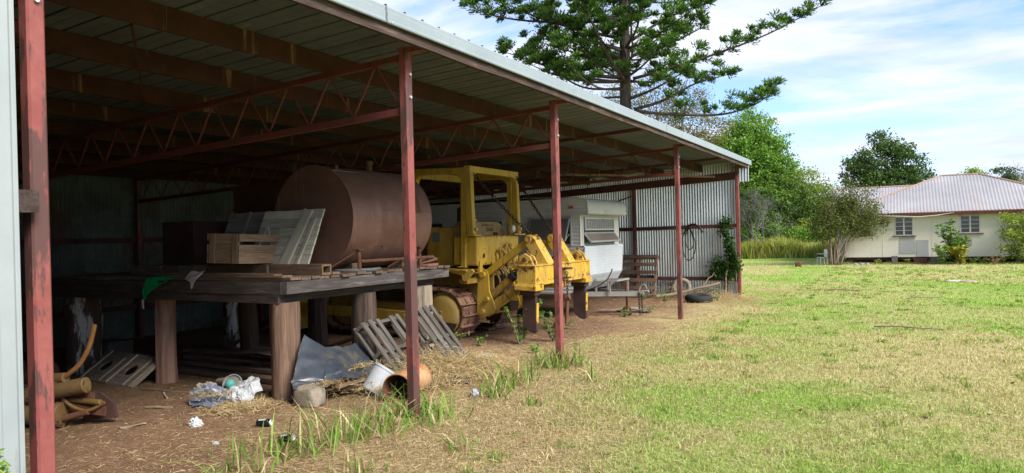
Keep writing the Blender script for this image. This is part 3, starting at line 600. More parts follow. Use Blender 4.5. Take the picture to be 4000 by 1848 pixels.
# ---- hull, hood, fenders
dbox('transmission_case', -3.6, -2.42, 10.56, 11.34, .30, 1.12, M_dkyel, bevel=.03)
m_ = MB()
for zz in (.55, .68, .82, .95):
    for yy in (10.62, 11.28): dcyl(m_, (-2.43, yy, zz), (-2.38, yy, zz), .022, 8)
m_.build('case_bolt', M_yel, dozer)
dbox('engine_hood', -5.25, -3.95, 10.58, 11.32, 1.0, 1.72, M_yel, bevel=.04); dbox('radiator_guard', -5.42, -5.25, 10.5, 11.4, .75, 1.72, M_yel, bevel=.02)
dcyl(MB(), (-4.4, 10.95, 1.7), (-4.4, 10.95, 2.35), .05, 12).build('exhaust_stack', M_rust, dozer, smooth=True)
bl = plate('blade', [(-6.1, .05), (-6.0, .02), (-6.12, .35), (-6.08, .65), (-5.98, .88), (-6.08, .90), (-6.2, .66), (-6.24, .35)], 9.6, 12.3, M_yel)
for y0 in (9.84, 12.0): dbox('push_arm', -6.1, -3.4, y0-.06, y0+.06, .28, .46, M_yel)
for y0, y1 in ((9.98, 10.56), (11.34, 11.92)): dbox('fender', -4.6, -2.42, y0, y1, 1.135, 1.165, M_yel, bevel=.005)
for y0 in (10.02, 11.82):
    plate('fender_bracket', [(-2.95, 1.13), (-2.34, 1.13), (-2.30, 1.09), (-2.45, .93), (-2.52, .93), (-2.55, 1.03), (-2.70, 1.06)], y0, y0+.05, M_yel)
dbox('cross_member', -2.62, -2.45, 10.06, 11.84, .88, .97, M_dkyel); dbox('cross_member', -2.60, -2.46, 10.1, 11.8, 1.04, 1.09, M_dkyel)
for yy in (10.1, 10.45, 11.4): dbox('upright_rib', -2.60, -2.47, yy, yy+.03, .97, 1.13, M_dkyel)
dbox('side_console', -3.45, -2.90, 10.30, 10.62, 1.165, 1.86, M_yel, bevel=.03); dbox('side_console', -3.45, -2.90, 11.28, 11.6, 1.165, 1.86, M_yel, bevel=.03)
dbox('sticker', -3.32, -3.16, 10.293, 10.299, 1.60, 1.77, plain('blue-grey sticker', (.16, .19, .22)), bevel=0)
dbox('seat', -3.5, -2.98, 10.7, 11.2, 1.25, 1.62, M_black, bevel=.05); dbox('seat_backrest', -3.08, -2.97, 10.7, 11.2, 1.62, 2.22, M_black, bevel=.05)
# ---- rear hydraulic tank, fuel tank with lettering
tk = dbox('rear_tank', -2.80, -2.30, 10.16, 11.62, 1.185, 1.685, M_yel, bevel=.035)
dbox('tab', -2.33, -2.288, 10.20, 10.30, 1.07, 1.26, M_yel, tk, bevel=.004)
q = [(10.24, 1.68), (10.25, 1.84), (10.30, 1.91), (10.40, 1.945), (11.30, 1.945), (11.42, 1.91), (11.55, 1.80), (11.58, 1.68)]
pp = [(v.y, v.z) for v in (L(-2.7, y, z) for y, z in q)]; c0 = L(-2.86, 10.95, 1.8).x; c1 = L(-2.56, 10.95, 1.8).x
ft = MB().prism(pp, 'x', c0, c1).build('fuel_tank', M_tan, dozer, bevel=.025)
m_ = MB(); dcyl(m_, (-2.68, 10.62, 1.94), (-2.68, 10.62, 1.985), .085, 16); dcyl(m_, (-2.68, 10.62, 1.985), (-2.68, 10.62, 2.06), .035, 10); m_.box(L(-2.68, 10.62, 2.03), (.13, .03, .02)); m_.build('filler_cap', M_yel, ft, smooth=True)
M_ink = plain('stencil ink', (.035, .025, .02), .8)
def lettering(txt, y, z, size, x, parent):
    cu = bpy.data.curves.new('lettering', 'FONT'); cu.body = txt; cu.size = size; cu.align_x = 'CENTER'; cu.extrude = .0008; cu.materials.append(M_ink)
    t_ = bpy.data.objects.new('lettering', cu); COL.objects.link(t_); bpy.context.view_layer.update(); me = bpy.data.meshes.new_from_object(t_.evaluated_get(bpy.context.evaluated_depsgraph_get())); bpy.data.objects.remove(t_)
    o_ = link('lettering', me, M_ink, parent); o_.location = L(x, y, z); o_.rotation_euler = (R(90), 0, R(90)); return o_
lettering('K O M A T S U', 10.93, 1.855, .062, -2.553, ft); lettering('D53A', 11.0, 1.765, .10, -2.553, ft)
rg = random.Random(5); m_ = MB()
for k in range(5): m_.bar(L(-2.553, 11.13+.035*k, 1.695), L(-2.553, 11.11+.035*k+rg.uniform(0, .03), 1.745), .004, .014, (1, 0, 0))
tag(m_.build('scrawl', M_ink, ft), kind='stuff')
rb = random.Random(9); M_chip = plain('bare rusty chip', (.075, .02, .012), .9)
for (y, z, s) in ((10.37, 1.575, .055), (10.36, 1.335, .06), (10.43, 1.64, .03), (10.40, 1.46, .016)):
    pts = [(y+s*rb.uniform(.5, 1)*math.cos(a), z+s*rb.uniform(.4, 1)*math.sin(a)) for a in np.linspace(0, 6.28, 9)[:-1]]
    pq = [(v.y, v.z) for v in (L(-2.30, a, b) for a, b in pts)]; xx = L(-2.30, 10.4, z).x; MB().prism(pq, 'x', xx-.004, xx+.004).build('paint_chip', M_chip, tk)
def hose(pts, r, mat, name, parent):
    P_ = [Vector(q) for q in pts]; out_ = []
    for i in range(len(P_)-1):
        p0, p1, p2, p3 = P_[max(i-1, 0)], P_[i], P_[i+1], P_[min(i+2, len(P_)-1)]
        for t in np.linspace(0, 1, 7)[:-1]: out_.append(.5*((2*p1)+(p2-p0)*t+(2*p0-5*p1+4*p2-p3)*t*t+(3*p1-p0-3*p2+p3)*t**3))
    out_.append(P_[-1]); return MB().tube(out_, r, 8).build(name, mat, parent, smooth=True)
hose([L(*q) for q in ((-2.30, 10.80, 1.15), (-2.22, 10.78, 1.30), (-2.20, 10.74, 1.43), (-2.22, 10.80, 1.46), (-2.20, 10.90, 1.38), (-2.17, 10.98, 1.22), (-2.2, 11.0, 1.05))], .024, M_dkyel, 'hydraulic_hose', dozer)
hose([L(*q) for q in ((-2.27, 10.92, 1.14), (-2.22, 10.95, 1.38), (-2.21, 11.02, 1.53), (-2.23, 11.13, 1.52), (-2.22, 11.22, 1.38), (-2.2, 11.24, 1.15))], .024, M_dkyel, 'hydraulic_hose', dozer)
hl = dbox('headlamp', -2.44, -2.33, 11.40, 11.56, 1.72, 1.89, M_tan, bevel=.04)
m_ = MB(); dcyl(m_, (-2.335, 11.48, 1.805), (-2.315, 11.48, 1.805), .062, 18); m_.build('lens', M_glass_lamp, hl, smooth=True)
m_ = MB(); dcyl(m_, (-2.40, 11.58, 1.70), (-2.26, 11.58, 1.70), .012, 6); dcyl(m_, (-2.26, 11.40, 1.70), (-2.26, 11.58, 1.70), .012, 6); dcyl(m_, (-2.26, 11.58, 1.70), (-2.26, 11.58, 1.80), .01, 6); m_.build('lamp_bracket', M_yel, hl)
# ---- roll-over frame
def arch(w0, w1, z0, z1, t, tt, r=.17, n=7):
    """inverted-U outline with rounded inner corners"""
    ip = [(w0+t, z0)]+[(w0+t+r-r*math.cos(a), z1-tt-r+r*math.sin(a)) for a in np.linspace(0, math.pi/2, n)]+[(w1-t-r+r*math.sin(a), z1-tt-r+r*math.cos(a)) for a in np.linspace(0, math.pi/2, n)]+[(w1-t, z0)]
    return [(w0, z0), (w0, z1), (w1, z1), (w1, z0)]+ip[::-1]
lz = lambda X, Z: L(X, 10.95, Z)
rear = [(v[0]-DZ.y, v[1]) for v in arch(10.12, 11.83, lz(-2.40, 1.71).z, lz(-2.40, 2.88).z, .10, .11)]
m_ = MB().prism(rear, 'x', lz(-2.47, 2).x, lz(-2.34, 2).x)
lean = .065/1.17
m_.v = [(x-(z-1.79)*lean*1.2, y, z) for x, y, z in m_.v]
ro = m_.build('roll_frame', M_yel, dozer, bevel=.012)
for y0 in (10.12, 11.70):
    sd = arch(lz(-3.66, 2).x, lz(-2.5, 2).x, 1.25, lz(-3.0, 2.88).z-.005, .10, .11); o_ = MB().prism(sd, 'y', y0-DZ.y+.008, y0-DZ.y+.122).build('side_frame', M_yel, ro, bevel=.01)
dbox('front_beam', -3.66, -3.54, 10.24, 11.71, 2.74, 2.868, M_yel, ro)
for yy in (10.19, 11.765):
    dbox('foot_plate', -2.52, -2.29, yy-.12, yy+.12, 1.686, 1.712, M_yel, ro); m_ = MB(); dcyl(m_, (-2.335, yy, 1.80), (-2.315, yy, 1.80), .03, 12); m_.build('pin', M_yel, ro)
# ---- ripper
BR = [(-2.46, .97), (-2.42, 1.07), (-2.35, 1.11), (-2.27, 1.08), (-2.245, .98), (-2.24, .74), (-2.16, .55), (-2.13, .44), (-2.17, .36), (-2.36, .275), (-2.46, .28), (-2.50, .36)]
rp = dbox('ripper_beam', -1.37, -1.07, 9.86, 12.04, .90, 1.19, M_yelb, bevel=.006)
for y0 in (10.40, 10.56, 11.30, 11.46): plate('hinge_plate', BR, y0, y0+.035, M_yel, rp)
def rbar(name, p0, p1, w, h, mat): return MB().bar(L(*p0), L(*p1), w, h).build(name, mat, rp, bevel=.012)
for yy in (10.5, 11.4):
    rbar('upper_link', (-2.34, yy, 1.02), (-1.45, yy, 1.605), .09, .12, M_yel); rbar('lower_link', (-2.36, yy, .37), (-1.40, yy, .97), .12, .15, M_yel)
    m_ = MB(); dcyl(m_, (-2.26, yy+.02, .63), (-1.84, yy+.02, .98), .068, 16); m_.build('hydraulic_cylinder', M_dkyel, rp, smooth=True)
    m_ = MB(); dcyl(m_, (-1.86, yy+.02, .965), (-1.40, yy+.02, 1.33), .035, 12); dcyl(m_, (-1.87, yy+.02, .955), (-1.80, yy+.02, 1.01), .082, 14); m_.build('cylinder_rod', M_black, rp, smooth=True)
    for (x, z, r_) in ((-2.34, 1.02, .05), (-2.37, .38, .045), (-2.27, .60, .04)):
        m_ = MB(); dcyl(m_, (x, yy-.16, z), (x, yy+.14, z), r_, 14); m_.build('hinge_pin', M_yel, rp, smooth=True)
TW = [(-1.30, 1.185), (-1.50, 1.50), (-1.545, 1.60), (-1.50, 1.675), (-1.42, 1.685), (-1.365, 1.64), (-1.09, 1.185)]
for y0 in (10.40, 10.62, 11.24, 11.46): plate('tower_plate', TW, y0, y0+.03, M_yelb, rp)
for y0 in (10.43, 11.27):
    plate('tower_face', [(-1.10, 1.19), (-1.35, 1.60), (-1.39, 1.58), (-1.15, 1.19)], y0-.002, y0+.195, M_yelb, rp); m_ = MB(); dcyl(m_, (-1.455, y0-.05, 1.61), (-1.455, y0+.26, 1.61), .052, 16); m_.build('tower_pin', M_yelb, rp, smooth=True)
dbox('top_flange', -1.40, -1.05, 9.82, 12.08, 1.187, 1.205, M_yelb, rp, .003); dbox('bottom_flange', -1.40, -1.05, 9.82, 12.08, .885, .903, M_yelb, rp, .003)
for yy in (9.96, 11.93):
    dbox('shank_holder', -1.42, -1.03, yy-.15, yy+.13, .80, .887, M_yelb, rp, .012); dbox('wear_block', -1.36, -1.07, yy-.10, yy+.08, .72, .80, M_brown, rp, .02)
    sh = plate('shank', [(-1.33, .78), (-1.10, .78), (-1.09, .16), (-1.14, .12), (-1.22, .14), (-1.34, .24)], yy-.05, yy+.03, M_brown, rp); dbox('edge_paint', -1.093, -1.084, yy-.045, yy+.025, .28, .60, M_yelb, sh, 0)
    plate('pin_lug', [(-1.36, 1.20), (-1.36, 1.34), (-1.26, 1.39), (-1.16, 1.33), (-1.10, 1.20)], yy-.08, yy-.04, M_yelb, rp); plate('pin_lug', [(-1.36, 1.20), (-1.36, 1.34), (-1.26, 1.39), (-1.16, 1.33), (-1.10, 1.20)], yy+.05, yy+.09, M_yelb, rp)
    m_ = MB(); dcyl(m_, (-1.25, yy-.12, 1.29), (-1.25, yy+.12, 1.29), .035, 12); dcyl(m_, (-1.25, yy, 1.30), (-1.25, yy, 1.43), .022, 8); m_.build('lock_pin', M_rust, rp, smooth=True)
dbox('tool_bracket', -1.06, -.93, 10.78, 11.0, 1.085, 1.115, M_brown, rp); dbox('tool_bracket', -1.06, -.95, 10.82, 10.98, .93, .955, M_brown, rp); dbox('centre_socket', -1.40, -1.04, 10.72, 11.02, .78, .888, M_yelb, rp, .02)
# ---- chains
def chain(p0, p1, sag, mat, r=.006, ll=.05, n=None):
    p0, p1 = Vector(p0), Vector(p1); D = (p1-p0).length; n = n or max(3, int(D/(ll*.74))); m_ = MB()
    P_ = [p0.lerp(p1, i/n)-Vector((0, 0, sag*4*(i/n)*(1-i/n))) for i in range(n+1)]
    for i in range(n):
        d = (P_[i+1]-P_[i]).normalized(); a = d.orthogonal().normalized(); a = (a*math.cos(i*math.pi/2)+d.cross(a)*math.sin(i*math.pi/2)); c = (P_[i]+P_[i+1])/2
        lk = [c+d*(ll*.5*math.cos(t))*1.0+a*(ll*.3*math.sin(t)) for t in np.linspace(0, 2*math.pi, 11)[:-1]]; m_.tube(lk, r, 5, closed=True)
    return m_
M_chain = plain('rusty chain steel', (.055, .035, .026), .7, .4)
for (p0, p1, lb) in (((-2.50, 10.20, 2.90), (-1.47, 10.51, 1.69), 'rusty chain from the roll frame to the ripper tower beside the yellow tank corner'), ((-2.46, 11.77, 2.88), (-1.44, 11.35, 1.69), 'rusty chain from the roll frame top hanging in front of the caravan window')):
    o = chain(p0, p1, .05, M_chain, .009, .075).build('chain', M_chain); tag(o, lb, 'chain', 'chains holding up the ripper', 'thing')
pn = thing('hanging_tow_pin', 'rusty iron tow pin hanging on a short chain from the ripper', 'tow pin', (-.99, 10.88, .62))
chain((0, 0, .42), (0, 0, .0), 0, M_chain, .007, .06).build('chain', M_chain, pn)
MB().cyl((0, 0, -.02), (-.01, -.05, -.45), .03, 12).cyl((-.03, 0, -.02), (.04, 0, .0), .05, 12).build('pin', M_rust, pn, smooth=True)
# ---- smaller fittings: bolts, hoses, valves, steps
for yy in np.linspace(10.24, 11.54, 8):
    for zz in (1.22, 1.655): m_ = MB(); dcyl(m_, (-2.305, yy, zz), (-2.288, yy, zz), .013, 6); m_.build('bolt', M_dkyel, tk)
MB().tube([L(-2.29, 11.2, 1.32), L(-2.22, 11.2, 1.34), L(-2.22, 11.2, 1.52), L(-2.29, 11.2, 1.54)], .011, 6).build('grab_handle', M_dkyel, tk)
dbox('valve_block', -2.42, -2.2, 10.72, 11.18, .62, .98, M_brown, dozer, .02); dbox('tow_bracket', -2.45, -2.05, 10.8, 11.1, .36, .52, M_brown, dozer, .02)
for i, (y0, y1, z1) in enumerate(((10.62, 10.54, .72), (10.78, 10.56, .80), (11.0, 11.36, .74), (11.12, 11.34, .82), (10.9, 10.7, .5))):
    hose([L(-2.3, y0, 1.16), L(-2.18, y0-.02, 1.02), L(-2.12, (y0+y1)/2, .86), L(-2.16, y1, z1)], .017, M_black if i % 2 else M_dkyel, 'hydraulic_hose', dozer)
for yy in (10.5, 11.4):
    hose([L(-2.05, yy+.06, .86), L(-1.9, yy+.10, 1.06), L(-1.75, yy+.11, 1.10)], .013, M_black, 'hydraulic_hose', dozer)
    for q in ((-1.9, .66), (-1.75, .755)): m_ = MB(); m_.box(L(q[0], yy, q[1]), (.05, .135, .165), Euler((0, -.56, 0)).to_matrix()); m_.build('link_collar', M_dkyel, rp, bevel=.008)
for yy in (10.06, 11.96):
    for xx in (-1.33, -1.12): m_ = MB(); dcyl(m_, (xx, yy-.02, 1.2), (xx, yy-.02, 1.225), .02, 6); m_.build('bolt', M_rust, rp)
for xx in np.linspace(10.0, 11.9, 12): m_ = MB(); dcyl(m_, (-1.074, xx, .955), (-1.058, xx, .955), .011, 6); m_.build('bolt', M_yelb, rp)
for y0 in (9.86, 12.02): plate('end_cap', [(-1.385, .89), (-1.055, .89), (-1.055, 1.2), (-1.385, 1.2)], y0-.012, y0+.012, M_yelb, rp, .003)
for s in (-1, 1):
    for xx in (-2.6, -3.0, -3.4): dbox('step_rib', xx-.02, xx+.02, 10.95+s*.68-.27, 10.95+s*.68+.27, 1.164, 1.176, M_dkyel, dozer, 0)
# ================================================================ caravan
M_cside = pm('caravan side white', (.48, .49, .47), (.58, .59, .57), 1.5, .45, .1, stain=(.34, .33, .28), st_scale=1.6, st_lo=.55, st_hi=.75, bmp=.02, fine=.1)
M_cfront = pm('caravan front white', (.42, .455, .485), (.49, .525, .555), 1.5, .4, 0, stain=(.45, .40, .30), st_scale=1.4, st_lo=.66, st_hi=.82, bmp=.02, fine=.08)
M_ccream = pm('caravan cream trim', (.47, .455, .39), (.54, .525, .455), 2, .5, 0, bmp=.02, fine=.1)
M_alu = pm('window aluminium', (.5, .5, .5), (.62, .62, .62), 6, .4, .5, bmp=.02)
M_cw = plain('drawbar grey-white paint', (.27, .255, .23), .8)
def glassmat(name, c, rough=.12):
    m, nt, p = newmat(name); p.inputs['Base Color'].default_value = c+(1,); p.inputs['Roughness'].default_value = rough; p.inputs['Specular IOR Level'].default_value = .8
    nt.links.new(ramp(nt, noise(nt, coords(nt), 5, 4), [(.3, G3(rough*.7)), (.8, G3(rough*1.8))]), p.inputs['Roughness']); return m
M_frost = glassmat('dusty frosted pane', (.26, .25, .22), .2); M_frost.node_tree.nodes['Principled BSDF'].inputs['Alpha'].default_value = .35; M_smoke = glassmat('smoky tinted pane', (.16, .14, .12), .15); M_dark = glassmat('dark glass and unlit inside', (.02, .022, .025), .08)
cv = thing('caravan', 'old white ribbed caravan parked behind the bulldozer', 'caravan', (-4.4, 14.6, -.13))
def xr(z):
    pts = [(.40, -2.15), (.55, -1.98), (.80, -1.82), (1.40, -1.775), (1.4001, -1.87), (2.085, -1.87), (2.0851, -1.70), (2.30, -1.69), (2.39, -1.76), (2.43, -1.98)]
    for (z0, x0), (z1, x1) in zip(pts, pts[1:]):
        if z <= z1: return x0+(x1-x0)*(z-z0)/(z1-z0)
    return pts[-1][1]
def xl(z): return -7.2+(.25*max(0, (z-1.9)/.5)**2 if z > 1.9 else (.3*max(0, (.9-z)/.5)))
C0 = Vector((-4.4, 14.6, -.13)); CY0, CY1 = 13.50, 15.74
def cl(x, y, z): return Vector((x, y, z))-C0
for y, s, nm in ((CY0, -1, 'side_wall'), (CY1, 1, 'side_wall')):
    zs = sorted(set([.42, 1.3995, 1.4005, 2.0845, 2.0855, 2.43]+[round(.42+.0375*i, 4) for i in range(54)])); rows = []
    for i, z in enumerate(zs): o_ = .004*s*(1 if int((z-.42)/.0375+.5) % 2 else -1); rows.append([tuple(cl(xl(z)+(xr(z)-xl(z))*t, y+o_, z)) for t in (0, .5, 1)])
    MB().sheet(rows).build(nm, M_cside, cv)
def strip(name, pts, mat, y0=CY0-.006, y1=CY1+.006, ny=2):
    return MB().sheet([[tuple(cl(x, y0+(y1-y0)*j/ny, z)) for j in range(ny+1)] for x, z in pts], thick=(.004, 0, .004)).build(name, mat, cv)
rb_ = [(xr(z)+(.0015 if i % 2 else 0), z) for i, z in enumerate(np.linspace(.46, 1.38, 30))]
strip('front_panel', rb_+[(-1.775, 1.402), (-1.80, 1.425), (-1.872, 1.43)], M_cfront); strip('front_panel', [(-1.866, 1.42), (-1.866, 2.09)], M_ccream)
strip('front_cap', [(-1.87, 2.075), (-1.69, 2.085), (-1.672, 2.10), (-1.672, 2.27), (-1.69, 2.33), (-1.74, 2.385), (-1.85, 2.42), (-1.98, 2.436)], M_ccream)
strip('roof', [(-1.97, 2.432), (-3, 2.475), (-4.6, 2.50), (-6, 2.475), (-6.9, 2.42), (-7.0, 2.40)], M_cside); strip('rear_wall', [(xl(z), z) for z in np.linspace(.42, 2.42, 10)], M_cside); strip('floor_pan', [(-7.0, .42), (-2.1, .42)], M_brown)
m_ = MB()
for a, b in (((-1.70, 2.095), (-1.70, 2.33)), ): pass
for y in (CY0-.008, CY1+.008): MB().tube([cl(xr(z)+.004, y, z) for z in (.45, .6, .8, 1.1, 1.39)], .009, 6).build('edge_trim', M_alu, cv); MB().tube([cl(x, y, z) for x, z in ((-1.70, 2.09), (-1.685, 2.2), (-1.69, 2.31), (-1.75, 2.385), (-1.9, 2.425), (-2.4, 2.45), (-3.2, 2.48))], .009, 6).build('edge_trim', M_alu, cv)
MB().box(cl(-2.06, CY0-.02, 2.235), (.11, .03, .05)).build('marker_light', plain('amber plastic', (.45, .07, .01), .3), cv, bevel=.012)
MB().box(cl(-1.667, 14.55, 2.135), (.008, .20, .035)).build('badge', M_alu, cv)
def window_ring(w, h, t, d):
    m_ = MB(); m_.box((0, 0, h/2-t/2), (w, d, t)).box((0, 0, -h/2+t/2), (w, d, t)).box((-w/2+t/2, 0, 0), (t, d, h-2*t-.001)).box((w/2-t/2, 0, 0), (t, d, h-2*t-.001)); return m_
def cwin(name, c, w, h, rot, pane, t=.03, frame_mat=None, parent=cv):
    M = Matrix.Translation(c) @ Euler(rot).to_matrix().to_4x4(); f = window_ring(w, h, t, .03).build(name, frame_mat or M_alu, parent, M=M); MB().box((0, 0, 0), (w-2*t, .008, h-2*t)).build('pane', pane, f); return f
FR = (0, 0, R(90))
fw = MB().box(cl(-1.861, 14.52, 1.735), (.012, 1.86, .60)).build('window_opening', M_ccream, cv)
MB().box(cl(-1.853, 14.52, 1.74), (.01, 1.74, .56)).build('dark_interior', M_dark, fw)  # dark panel put in for the shade inside the caravan
cwin('front_window', cl(-1.84, 14.52, 1.885), 1.68, .27, FR, M_frost); cwin('front_window', cl(-1.775, 14.52, 1.595), 1.74, .26, (R(-38), 0, R(90)), M_smoke)
m_ = MB(); rr = random.Random(2); pts = []
for k in range(40): pts.append((-1.8465+.003*math.sin(k*1.9), 13.74+1.56*k/39))
MB().sheet([[tuple(cl(x-.0, y, 1.77)), tuple(cl(x, y, 2.0))] for x, y in pts]).build('curtain', plain('grey curtain', (.36, .36, .33), .9), fw)
for x0, x1, z0, z1 in ((-3.03, -2.08, 1.46, 2.03), (-4.35, -3.72, 1.46, 2.0), (-6.3, -5.3, 1.46, 2.0)):
    w, h = x1-x0, z1-z0; op = MB().box(cl((x0+x1)/2, CY0-.006, (z0+z1)/2), (w, .02, h)).build('window_opening', M_dark, cv); window_ring(w+.04, h+.04, .03, .03).build('side_window', M_alu, cv, M=Matrix.Translation(cl((x0+x1)/2, CY0-.012, (z0+z1)/2)))  # dark panels; behind the open flap one stands for the shade inside
    if x0 > -4: f = cwin('side_window', cl((x0+x1)/2, CY0-.135, (z0+z1)/2+.035), w-.02, h-.03, (R(-27), 0, 0), M_smoke, .022); MB().bar(cl(x1-.03, CY0-.02, z0+.22), cl(x1-.03, CY0-.22, z0+.10), .012, .012).build('window_stay', M_alu, cv)
# wheels, drawbar
for y, s in ((CY0+.13, -1), (CY1-.13, 1)):
    wh = MB().tube([cl(-4.5+.26*math.cos(a), y, .20+.26*math.sin(a)) for a in np.linspace(0, 2*math.pi, 25)[:-1]], .075, 10, closed=True).build('wheel', M_black, cv, smooth='all'); MB().cyl(cl(-4.5, y-.05, .20), cl(-4.5, y+.05, .20), .20, 20).build('rim', M_cw, wh, smooth=True)
db = beam('drawbar', cl(-2.5, 14.02, .375), cl(-1.02, 14.56, .365), .05, .10, M_cw, cv); beam('drawbar', cl(-2.5, 15.24, .375), cl(-1.02, 14.66, .365), .05, .10, M_cw, cv)
beam('chassis_rail', cl(-7, 14.0, .36), cl(-2.4, 14.0, .37), .05, .1, M_cw, cv); beam('chassis_rail', cl(-7, 15.26, .36), cl(-2.4, 15.26, .37), .05, .1, M_cw, cv)
cp = MB().box(cl(-.98, 14.61, .37), (.16, .12, .05)).cyl(cl(-.98, 14.61, .40), cl(-.80, 14.61, .42), .032, 12).build('coupling', M_cw, cv, bevel=.01)
hose([cl(-1.02, 14.61, .42), cl(-.98, 14.62, .52), cl(-.90, 14.62, .56), cl(-.85, 14.62, .47)], .016, M_cw, 'lever', cp)
MB().cyl(cl(-1.30, 14.61, .75-.3), cl(-1.30, 14.61, .0), .024, 10).cyl(cl(-1.30, 14.60, .30), cl(-1.30, 14.60, .62), .034, 10).build('jockey_stand', M_rust, cv, smooth=True)
MB().tube([cl(-1.30+.09*math.cos(a), 14.61, -.03+.09*math.sin(a)) for a in np.linspace(0, 2*math.pi, 17)[:-1]], .03, 8, closed=True).build('jockey_wheel', M_rust, cv, smooth='all')
for y in (14.53, 14.70): chain(cl(-1.0, y, .40), cl(-.99, y+.01, -.09), 0, M_chain, .007, .06).build('safety_chain', M_chain, cv)
fr = MB().bar(cl(-1.90, 14.25, .64), cl(-1.38, 14.25, .66), .04, .035).mesh('bottle_frame'); fr = link('bottle_frame', fr, M_cw, cv)
for p0, p1 in (((-1.90, 14.25, .64), (-1.90, 14.98, .64)), ((-1.38, 14.25, .66), (-1.38, 14.98, .66)), ((-1.90, 14.98, .64), (-1.38, 14.98, .66)), ((-1.86, 14.25, .40), (-1.86, 14.25, .70)), ((-1.55, 14.27, .40), (-1.55, 14.27, .66)), ((-1.40, 14.95, .40), (-1.40, 14.95, .66)), ((-1.86, 14.95, .40), (-1.86, 14.95, .64))): beam('bar', cl(*p0), cl(*p1), .035, .035, M_cw, fr)
hose([cl(*q) for q in ((-1.42, 14.1, .92), (-1.44, 14.05, .83), (-1.52, 13.98, .68), (-1.72, 13.85, .55), (-1.98, 13.7, .46))], .014, M_black, 'gas_hose', cv)
# ================================================================ things against the end wall
def pallet(name, label, mat, loc, rot, L_=1.15, W_=1.10, nb=6, bw=.10, nbot=3, group=None, skip=()):
    """lies in local xy: deck boards run along x, stringers along y"""
    t = thing(name, label, 'pallet', loc, rot, group)
    for x in (.04, L_/2, L_-.04): beam('stringer', (x, 0, .05), (x, W_, .05), .045, .095, mat, t, wob=.002)
    for i in range(nb):
        if i in skip: continue
        y = bw/2+(W_-bw)*i/(nb-1); beam('deck_board', (0+random.uniform(-.01, .01), y, .108), (L_+random.uniform(-.01, .01), y, .108), bw+random.uniform(-.015, .01), .019, mat, t, wob=.0015)
    for i in range(nbot): y = bw/2+(W_-bw)*i/(nbot-1); beam('bottom_board', (0, y, -.008), (L_, y, -.008), bw, .019, mat, t, wob=.0015)
    return t
M_palb = wood('brown pallet timber', (.13, .08, .052), (.22, .14, .095), (.30, .21, .15)); M_palg = wood('grey weathered pallet timber', (.06, .05, .042), (.125, .112, .097), (.21, .192, .168))
pallet('wooden_pallet', 'brown timber pallet leaning against the corrugated end wall', M_palb, (-3.32, 19.52, gz(-3.3, 19.5)-.02), (R(74), 0, R(-3)), 1.12, 1.25, 6, .105)
M_tyre = plain('old tyre rubber', (.016, .016, .017), .8)
def tyre(name, label, c, R_, r, rot, mat, group=None):
    t = thing(name, label, 'tyre', c, rot, group); n, k = 30, 12; vs, fs = [], []
    for i in range(n):
        a = 2*math.pi*i/n
        for j in range(k):
            b = 2*math.pi*j/k; q = R_+r*math.cos(b)*(.8 if math.cos(b) < 0 else .95); q -= .006*(i % 2)*(math.cos(b) > .4); vs.append((q*math.cos(a), q*math.sin(a), r*1.05*math.sin(b)))
    for i in range(n):
        for j in range(k):
            if j in (5, 6): continue
            fs.append((i*k+j, ((i+1) % n)*k+j, ((i+1) % n)*k+(j+1) % k, i*k+(j+1) % k))
    m_ = MB(); m_.add(vs, fs); m_.build('tread', mat, t, smooth=True); m_ = MB()
    for s in (-1, 1): m_.tube([((R_-r*.72)*math.cos(2*math.pi*i/n), (R_-r*.72)*math.sin(2*math.pi*i/n), s*r*.62) for i in range(n)], .012, 6, closed=True)
    m_.build('bead', mat, t); return t
tyre('tyre', 'black tyre lying flat on the ground under dead vines', (-.68, 18.25, gz(-.7, 18.2)+.09), .26, .10, (0, R(3), 0), M_tyre)
tyre('tyre', 'dusty pale tyre standing against the foot of the end wall', (-1.55, 19.80, gz(-1.5, 19.8)+.27), .21, .075, (R(80), 0, R(8)), pm('dusty tyre', (.20, .17, .13), (.32, .28, .22), 6, .95))
hs = hose([(-1.35, 19.93, 1.78), (-1.52, 19.91, 1.5), (-1.50, 19.91, 1.05), (-1.38, 19.91, .86), (-1.22, 19.91, .98), (-1.17, 19.91, 1.35), (-1.30, 19.92, 1.74), (-1.42, 19.90, 1.6), (-1.42, 19.9, 1.3), (-1.32, 19.9, 1.16), (-1.22, 19.9, 1.3), (-1.26, 19.92, 1.62), (-1.36, 19.93, 1.79)], .012, M_black, 'hose', None); tag(hs, 'thin black hose coiled on the end wall girt', 'hose')
hs = hose([(-1.48, 19.91, 1.60), (-1.38, 19.92, 1.80), (-1.22, 19.90, 1.87), (-1.05, 19.85, 1.80), (-.93, 19.82, 1.64)], .028, M_black, 'pipe', None); tag(hs, 'thick bent black pipe hung over the end wall girt', 'pipe')
M_dead = wood('bleached dead timber', (.20, .15, .10), (.34, .26, .18), (.44, .36, .27))
for i, (p0, p1, r0, lb) in enumerate((((-1.9, 18.6, -.10), (-.3, 19.0, .27), .05, 'pale fallen branch propped across the black tyre'), ((-.35, 19.75, -.15), (-.25, 19.85, .9), .025, 'thin grey stake leaning up beside the end post'), ((-1.3, 18.9, -.12), (-.35, 18.9, .14), .035, 'crooked dead stick lying over dead vines'), ((-.9, 18.95, .05), (-.5, 19.3, .55), .018, 'slender dead twig rising among the vines'))):
    p0, p1 = Vector(p0), Vector(p1); pts = [p0.lerp(p1, t)+Vector((random.gauss(0, .02), random.gauss(0, .02), random.gauss(0, .02))) for t in np.linspace(0, 1, 7)]
    o = MB().tube(pts, list(np.linspace(r0, r0*.6, 7)), 8).build('dead_branch', M_dead, None, smooth=True); tag(o, lb, 'branch', 'dead wood by the end wall')
